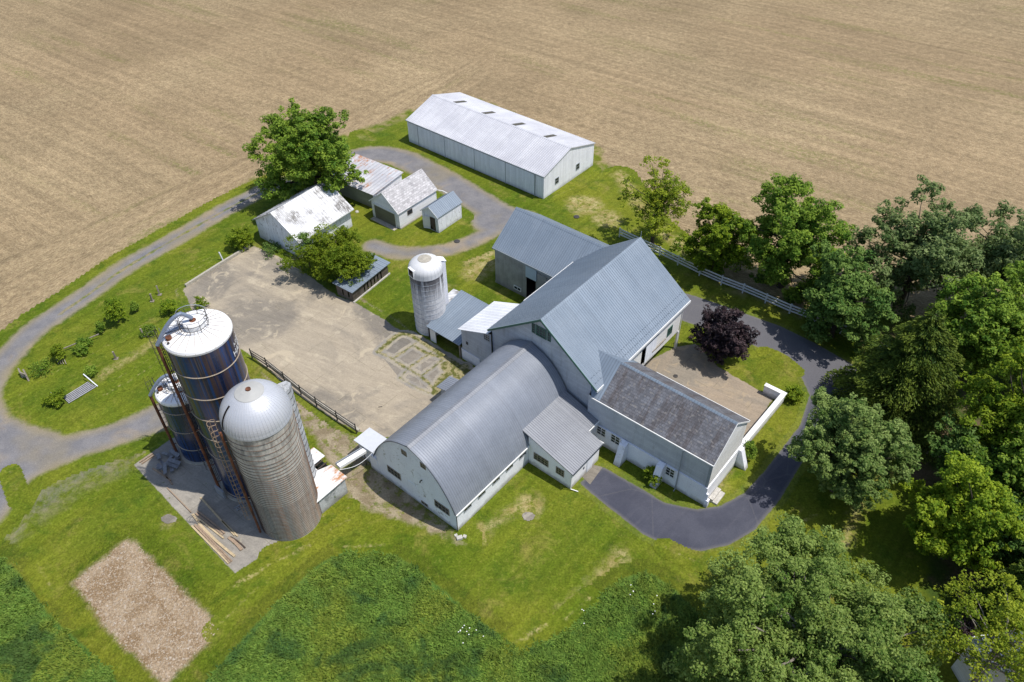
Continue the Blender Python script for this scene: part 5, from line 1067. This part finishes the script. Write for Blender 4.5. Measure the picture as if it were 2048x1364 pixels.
one('rail', 'steel', ld, lambda b: b.beam((0, 0, .12), e1+Vector((0, 0, .12)), .06)); one('rail', 'steel', ld, lambda b: b.beam(e2+Vector((0, 0, .12)), e1+e2+Vector((0, 0, .12)), .06))
one('rung', 'steel', ld, lambda b: [b.beam(e1*k+Vector((0, 0, .12)), e1*k+e2+Vector((0, 0, .12)), .045) for k in np.linspace(.08, .95, 7)])
o = one('lid', 'teal', None, lambda b: b.lathe([(.35, 0), (.38, .12), (.2, .26), (0, .3)], 16)); o.location = G(1399, 681); tag(o, 'small teal bowl in shade beside the purple tree', 'bowl')
o = one('drain', 'steel_dark', None, lambda b: b.lathe([(.25, 0), (.25, .1), (0, .12)], 12)); o.location = G(1351, 753); tag(o, 'dark drain cap on the patio concrete', 'drain')
o = one('bar', 'steel_dark', None, lambda b: b.beam((0, 0, .06), (.38, .07, .06), .06)); o.location = G(757, 815); tag(o, 'small dark bar lying on the concrete yard', 'bar')
for px, py, lab in ((1153, 434, 'dark round manhole lid in grass near long shed'), (914, 483, 'dark patch lid in the gravel loop')):
    o = one('manhole_lid', 'steel_dark', None, lambda b: b.lathe([(.4, 0), (.4, .08), (0, .1)], 14)); o.location = G(px, py, .02); tag(o, lab, 'lid')
o = one('stone_pile', 'stone', None, lambda b: [b.lathe([(.0+s_, 0), (s_*.8, s_*.5), (0, s_*.7)], 6, smooth=False) for s_ in (.3,)]); o.location = G(714, 424); tag(o, 'grey rubble stone by the white barn corner', 'stone')
o = one('bench_board', 'wood_old', None, lambda b: (b.box(0, -.2, .45, 2.2, .2, .52), b.box(.2, -.15, 0, .3, .15, .45), b.box(1.9, -.15, 0, 2.0, .15, .45))); o.location = G(1842, 908); o.rotation_euler = (0, 0, R(-25)); tag(o, 'brown wooden bench in deep shade under the trees', 'bench')
fl = []
fm = MB()
for i in range(22):
    c = G(*random.choice([(935, 1255), (950, 1268), (965, 1280), (930, 1270), (1155, 1235), (1265, 1180), (1310, 1215)])); x, y = c.x+random.gauss(0, .5), c.y+random.gauss(0, .5); z = .5; r_ = .04
    fm.poly([(x-r_, y-r_, z), (x+r_, y-r_, z+.03), (x+r_, y+r_, z), (x-r_, y+r_, z+.02)])
tag(fm.build('wild_flowers', 'trim_white'), kind='stuff')

# ------------------------------------------------------------------ trees
def leaf_cards(C, D, size, aspect=.5, Nn=None):
    """kite shaped folded leaves at C pointing D (unit), returns vertex block"""
    n = len(C); r = rng.normal(0, 1, (n, 3)) if Nn is None else Nn; S = np.cross(D, r); S /= np.linalg.norm(S, axis=1, keepdims=True)+1e-9
    nn = np.cross(D, S); s = size[:, None]; V = np.empty((n, 4, 3))
    V[:, 0] = C-D*s*.5; V[:, 1] = C+S*s*aspect*.5-nn*s*.10; V[:, 2] = C+D*s*.5; V[:, 3] = C-S*s*aspect*.5-nn*s*.10
    return V.reshape(-1, 3)
def crown_obj(V, T, mat, parent, name='crown'):
    F = np.arange(len(V)).reshape(-1, 4); me = fast_mesh(name, V, F); at = me.attributes.new('tint', 'FLOAT', 'FACE'); at.data.foreach_set('value', np.clip(T, 0, 1).astype(np.float32))
    me.materials.append(M[mat]); o = bpy.data.objects.new(name, me); COL.objects.link(o); o.parent = parent; return o
def limb(b, p, q, r0, r1, k=5, sag=.12):
    p, q = Vector(p), Vector(q); d = q-p; s_ = Vector((random.uniform(-1, 1), random.uniform(-1, 1), random.uniform(-.2, .6)))*d.length*sag
    b.tube([p+d*t+s_*math.sin(math.pi*t) for t in np.linspace(0, 1, k)], [r0+(r1-r0)*t for t in np.linspace(0, 1, k)], 7, True)
def tree(name, label, xy, zc, rx, rz, mat, n, leaf=.34, clumps=26, cr=.36, tr=.28, hollow=.55, off=(0, 0), group=None, bark='bark', cat='tree', low=-.75, jit=.18, top=0.0, gaps=0.0, squash=.8, aspect=.55, sub=20):
    t = thing(name, label, cat, (xy[0], xy[1], 0), 0, group)
    # clump centres spread through an uneven crown volume
    P = []
    ga = math.pi*(3-math.sqrt(5))
    for i in range(clumps):
        y = 1-(i+.5)/clumps*(1-low); a = i*ga+random.uniform(-.5, .5); rr = math.sqrt(max(0, 1-y*y)); k = random.uniform(.50, .86) if i % 4 else random.uniform(.15, .5)
        k = min(.93, max(.1, k*(1+random.gauss(0, jit))))
        tp = 1-top*max(0, y)
        P.append((off[0]+math.cos(a)*rr*k*rx*tp, off[1]+math.sin(a)*rr*k*rx*tp, zc+y*k*rz*(1+max(-.2, min(.2, .15*random.gauss(0, 1))))))
    P = np.array(P); rad = rx*cr*rng.uniform(.75, 1.35, len(P)); V = []; T = []
    w = rad**2; w /= w.sum()
    for c, r_, wi in zip(P, rad, w):
        # each clump is itself a handful of sprays
        m_ = max(8, int(n*wi)); ks = max(3, sub); d0 = rng.normal(0, 1, (ks, 3)); d0[:, 2] += .45; d0 /= np.linalg.norm(d0, axis=1, keepdims=True); sc = c+d0*(r_*rng.uniform(.30, 1.08, (ks, 1)))*np.array([1, 1, squash]); sr = np.maximum(r_*rng.uniform(.17, .36, ks), leaf*.9)
        pick = rng.integers(0, ks, m_); d = rng.normal(0, 1, (m_, 3)); d /= np.linalg.norm(d, axis=1, keepdims=True); d[:, 2] = d[:, 2]*.75+.12
        q = sc[pick]+d*(sr[pick]*rng.uniform(hollow, 1.08, m_))[:, None]
        Nn = d*.55+rng.normal(0, .42, (m_, 3)); Nn[:, 2] += .75; Nn /= np.linalg.norm(Nn, axis=1, keepdims=True); D = np.cross(Nn, rng.normal(0, 1, (m_, 3))); D /= np.linalg.norm(D, axis=1, keepdims=True)+1e-9
        ct = random.gauss(.44, .12); st = rng.normal(0, .14, ks)
        V.append(leaf_cards(q, D, leaf*rng.uniform(.6, 1.3, m_), aspect, Nn)); T.append(ct+st[pick]+rng.normal(0, .20, m_))
    V = np.concatenate(V); T = np.concatenate(T)
    if gaps:
        g = V.reshape(-1, 4, 3).mean(1); k = np.sin(g[:, 0]*1.7+np.sin(g[:, 2]*1.1)*2)+np.sin(g[:, 1]*1.9+np.sin(g[:, 0]*1.3)*2)+np.sin(g[:, 2]*1.6) > -3+gaps*3; V = V.reshape(-1, 4, 3)[k].reshape(-1, 3); T = T[k]
    crown_obj(V, T, mat, t)
    b = MB(); th = max(.3, zc-rz*.55); lean = Vector((off[0]*.35, off[1]*.35, th)); b.tube([(0, 0, 0), (0, 0, .25), lean*.5, lean], [tr*1.5, tr*1.1, tr, tr*.85], 9)
    topp = Vector((off[0], off[1], zc+rz*.45)); limb(b, lean, topp, tr*.8, tr*.12, 6, .06)
    for c, r_ in zip(P, rad):
        s_ = lean.lerp(topp, max(0, min(.85, (c[2]-th)/(topp.z-th+.01)*.55))); limb(b, s_, c, tr*.34, tr*.06, 5)
    b.build('trunk', bark, t); return t
def conifer(name, label, xy, h, rbase, mat, n, leaf=.3, z0=1.0, group=None):
    t = thing(name, label, 'tree', (xy[0], xy[1], 0), 0, group); V = []; T = []; b = MB(); b.tube([(0, 0, 0), (0, 0, h*.5), (0, 0, h)], [.32, .2, .03], 8)
    z = z0; k = 0
    while z < h-.3:
        f_ = (z-z0)/(h-z0); R_ = rbase*(1-f_)**.62*random.uniform(.82, 1.1)+.2; nb = 9 if f_ < .6 else 6
        for j in range(nb):
            a = k*.7+j*2*math.pi/nb+random.uniform(-.25, .25); rr = R_*random.uniform(.70, 1.12); m_ = int(n*rr/rbase)
            s = rng.beta(2.2, 1.2, m_); x = s*rr; wv = rng.normal(0, 1, m_)*(.10+.34*np.sqrt(np.maximum(0, s*(1.12-s))))*rr*.42; zz = z+.22*rr*np.sin(s*2.2)-.30*rr*s*s+rng.normal(0, .09, m_)-np.abs(wv)*.35
            C = np.stack([np.cos(a)*x-np.sin(a)*wv, np.sin(a)*x+np.cos(a)*wv, zz], 1); D = np.stack([np.cos(a)+rng.normal(0, .4, m_), np.sin(a)+rng.normal(0, .4, m_), rng.normal(-.25, .3, m_)], 1); D /= np.linalg.norm(D, axis=1, keepdims=True)
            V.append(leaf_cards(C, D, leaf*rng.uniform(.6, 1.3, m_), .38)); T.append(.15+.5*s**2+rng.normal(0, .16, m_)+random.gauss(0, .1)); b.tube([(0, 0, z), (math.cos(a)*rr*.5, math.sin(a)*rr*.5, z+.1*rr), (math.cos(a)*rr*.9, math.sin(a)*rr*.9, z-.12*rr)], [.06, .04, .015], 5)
        z += .62*(1-f_*.4); k += 1
    crown_obj(np.concatenate(V), np.concatenate(T), mat, t); b.build('trunk', 'bark', t); return t
GT = 'trees around the farmyard'
tree('shade_tree', 'tallest broad green tree rising behind the white peeling barn', (-26.9, 94.6), 7.3, 7.0, 7.6, 'leaf_mid', 62000, .36, 46, .30, .42, group=GT, gaps=.12, low=-.95, jit=.24)
tree('yard_tree', 'dense rounded bright green tree overhanging the low plank shed', (-21.6, 77.5), 3.3, 4.5, 3.4, 'leaf_bush', 40000, .22, 40, .30, .18, group=GT, off=(.3, -.2), jit=.12, low=-.9)
tree('yard_tree', 'sparse olive shrub tree at the corner of the white barn', (-26.2, 77.9), 2.7, 2.6, 2.6, 'leaf_bush', 4200, .20, 20, .30, .08, group=GT, gaps=.35, bark='bark_pale', low=-.9)
tree('sapling', 'thin dark sapling poking above the white barn roof', (-25.2, 78.6), 4.4, 1.3, 2.3, 'leaf_dark', 900, .24, 12, .34, .06, group=GT)
tree('open_tree', 'airy lime green tree with visible dark limbs behind the barn ridge', (18.5, 83.6), 6.7, 4.9, 6.0, 'leaf_lime', 17000, .25, 64, .20, .22, group=GT, gaps=.30, low=-1.0, jit=.25, sub=16)
tree('field_tree', 'green tree at the field fence right of the airy tree', (25.2, 77.2), 5.0, 4.3, 5.4, 'leaf_bright', 36000, .30, 38, .30, .26, group=GT, low=-1.0, jit=.22)
tree('field_tree', 'widest field edge tree with uneven two part crown', (32.8, 74.3), 7.0, 6.3, 6.9, 'leaf_mid', 60000, .33, 54, .26, .34, group=GT, gaps=.15, low=-1.0, jit=.28)
tree('field_tree', 'dark green maple leaning over the right end of the white fence', (36.2, 65.2), 5.6, 4.7, 5.8, 'leaf_dark', 38000, .34, 38, .31, .26, group=GT, low=-1.0, jit=.2)
tree('field_tree', 'pale blue green tree left of two at the right field edge', (46.0, 70.6), 7.4, 6.8, 6.4, 'leaf_blue', 42000, .36, 46, .28, .32, group=GT, gaps=.22, low=-1.0, jit=.26)
tree('field_tree', 'blue green tree at the far right field edge near frame', (55.0, 69.3), 7.4, 6.8, 6.4, 'leaf_blue', 38000, .36, 44, .28, .32, group=GT, gaps=.25, low=-1.0, jit=.26)
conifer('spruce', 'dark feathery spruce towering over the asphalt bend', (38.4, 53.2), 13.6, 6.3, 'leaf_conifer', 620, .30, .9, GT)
tree('purple_tree', 'round dark purple leaved tree beside the patio', (22.9, 61.5), 3.4, 3.0, 3.4, 'leaf_purple', 30000, .24, 36, .32, .2, group=GT, jit=.10, low=-.9)
tree('round_tree', 'dense silvery green rounded tree beside the asphalt bend', (29.8, 44.0), 5.8, 5.4, 6.0, 'leaf_linden', 90000, .23, 84, .21, .26, group=GT, low=-.95, jit=.10, top=.25)
tree('garden_tree', 'bright green maple lit on top near the right edge', (37.0, 36.8), 5.6, 4.8, 5.0, 'leaf_bright', 40000, .29, 36, .31, .26, group=GT, gaps=.12, low=-.95)
tree('garden_tree', 'mid green garden tree just right of the dark spruce', (45.0, 46.2), 7.6, 5.0, 6.2, 'leaf_bright', 34000, .31, 34, .31, .28, group=GT, gaps=.1, low=-.95)
tree('garden_tree', 'leafy tree above the spruce tip near right frame edge', (48.6, 58.6), 7.0, 5.8, 6.4, 'leaf_mid', 38000, .35, 38, .31, .28, group=GT, gaps=.15, low=-1.0)
tree('garden_tree', 'dark green tree at right edge beside bright maple', (43.6, 40.4), 6.0, 4.4, 5.4, 'leaf_mid', 26000, .32, 30, .33, .24, group=GT, low=-.95)
tree('garden_tree', 'dark green tree low at the right frame edge', (41.8, 34.0), 5.2, 4.0, 4.8, 'leaf_dark', 20000, .31, 28, .33, .24, group=GT, low=-.95)
tree('garden_tree', 'low mid green tree filling the gap below the dark spruce', (41.0, 43.2), 4.2, 4.2, 3.9, 'leaf_dark', 22000, .30, 30, .32, .22, group=GT, low=-.95)
tree('garden_tree', 'bright leafy tree at the right edge between two darker ones', (48.0, 40.5), 6.5, 4.6, 5.2, 'leaf_bright', 26000, .30, 32, .31, .24, group=GT, low=-.95)
tree('garden_tree', 'green tree just left of the right edge under the field trees', (54.0, 56.5), 7.0, 5.4, 6.0, 'leaf_mid', 30000, .33, 34, .31, .26, group=GT, low=-1.0)
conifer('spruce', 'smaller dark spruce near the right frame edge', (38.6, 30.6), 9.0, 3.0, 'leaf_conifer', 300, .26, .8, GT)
tree('large_maple', 'huge silvery green maple filling the lower right corner', (21.0, 25.9), 6.0, 9.7, 6.0, 'leaf_silver', 280000, .22, 190, .16, .45, group=GT, low=-.9, jit=.14, bark='bark_pale')
tree('lime_tree', 'lime green thin leaved tree spreading over the blue house roof', (32.0, 23.6), 8.0, 4.8, 3.8, 'leaf_lime', 12500, .22, 40, .22, .2, group=GT, gaps=.45, off=(1.6, 1.6), bark='bark_pale')
# shrubs
def bush(label, xy, rx, rz, mat, n, leaf=.2, cl=12, group='shrubs'):
    return tree('shrub', label, xy, rz*.8, rx, rz, mat, n, leaf, cl, .42, .05, group=group, cat='shrub', low=-.5, jit=.12)
def gx(px, py): g = G(px, py); return (g.x, g.y)
bush('small round shrub at outer corner of white parapet wall', gx(1583, 797), 1.0, .85, 'leaf_bright', 2200)
bush('upright shrub between parapet end and slate wing', gx(1495, 917), .75, 1.3, 'leaf_mid', 2000)
bush('shrub in front of the slate wing lower wall', gx(1306, 962), .95, 1.0, 'leaf_bush', 2400)
bush('bright green shrub beside the white barn gable', gx(487, 492), 1.9, 1.5, 'leaf_bush', 4200, .24)
bush('pale leafy bush standing tallest in the left hedge', gx(238, 645), 1.3, 1.9, 'leaf_bright', 3600, .20, 14)
bush('small hedge bush right of the tallest hedge bush', gx(272, 623), .5, .8, 'leaf_mid', 1000)
bush('thin weedy bush behind the blue silo roof', gx(345, 628), 1.3, 1.1, 'leaf_bright', 1500, .22)
bush('yellow green weeds at yard edge right of silo hoop', gx(405, 620), .9, .9, 'leaf_bush', 1200, .2)
bush('narrow dark hedge bush left of the tallest hedge bush', gx(207, 665), .5, 1.0, 'leaf_mid', 1200)
bush('rounded dark bush along middle of the left hedge', gx(168, 700), 1.2, .6, 'leaf_mid', 2400)
bush('yellow topped upright bush at left hedge end', gx(122, 720), .75, 1.4, 'leaf_bush', 2000)
bush('low trailing weeds at the lowest hedge end', gx(85, 740), 1.5, .3, 'leaf_mid', 1100, .18)
bush('bright shrub growing round the left cattle guard rail', gx(116, 806), 1.1, .7, 'leaf_bush', 2800, .22)
bush('small dark weeds beside the upper cattle guard rail', gx(185, 748), .7, .5, 'leaf_mid', 1200)
bush('green weeds along bare strip beside the blue silo ladder', gx(300, 665), 1.0, .3, 'leaf_mid', 1000)
bush('green vine climbing the hut wall by the concrete silo', gx(668, 1000), .35, 1.2, 'leaf_bush', 500, .14, 7)
bush('low weeds in front of the white barn gable', gx(545, 505), 1.5, .5, 'leaf_dark', 900)
bush('dark undergrowth shrub beneath the field edge trees', gx(1600, 600), 1.8, 1.2, 'leaf_dark', 1800, .26)
bush('small plants at the foot of the white fence', gx(1480, 540), 1.8, 1.4, 'leaf_mid', 1800, .26)
bush('purple shrub in the shade beside the blue roofed house', gx(1925, 1290), 1.3, 1.2, 'leaf_purple', 1600, .2)

# ------------------------------------------------------------------ light
SAZ, SEL = R(-12), R(66.5)
sd_ = Vector((math.cos(SEL)*math.cos(SAZ), math.cos(SEL)*math.sin(SAZ), math.sin(SEL)))
ld_ = bpy.data.lights.new('sun', 'SUN'); ld_.energy = 4.6; ld_.angle = R(.53); ld_.color = (1.0, .955, .89)
lo = bpy.data.objects.new('sun', ld_); COL.objects.link(lo); lo.rotation_euler = (-sd_).to_track_quat('-Z', 'Y').to_euler()
w = bpy.data.worlds.new('World'); scn.world = w; w.use_nodes = True; nt = w.node_tree
sky = nt.nodes.new('ShaderNodeTexSky'); sky.sky_type = 'NISHITA'; sky.sun_disc = False; sky.sun_elevation = SEL; sky.sun_rotation = math.pi/2-SAZ
bg = nt.nodes['Background']; bg.inputs['Strength'].default_value = .15; nt.links.new(sky.outputs[0], bg.inputs[0])
scn.view_settings.view_transform = 'Standard'; scn.view_settings.look = 'None'; scn.view_settings.exposure = 0; scn.view_settings.gamma = 1
scn.cycles.max_bounces = 8; scn.cycles.diffuse_bounces = 5; scn.cycles.use_denoising = True
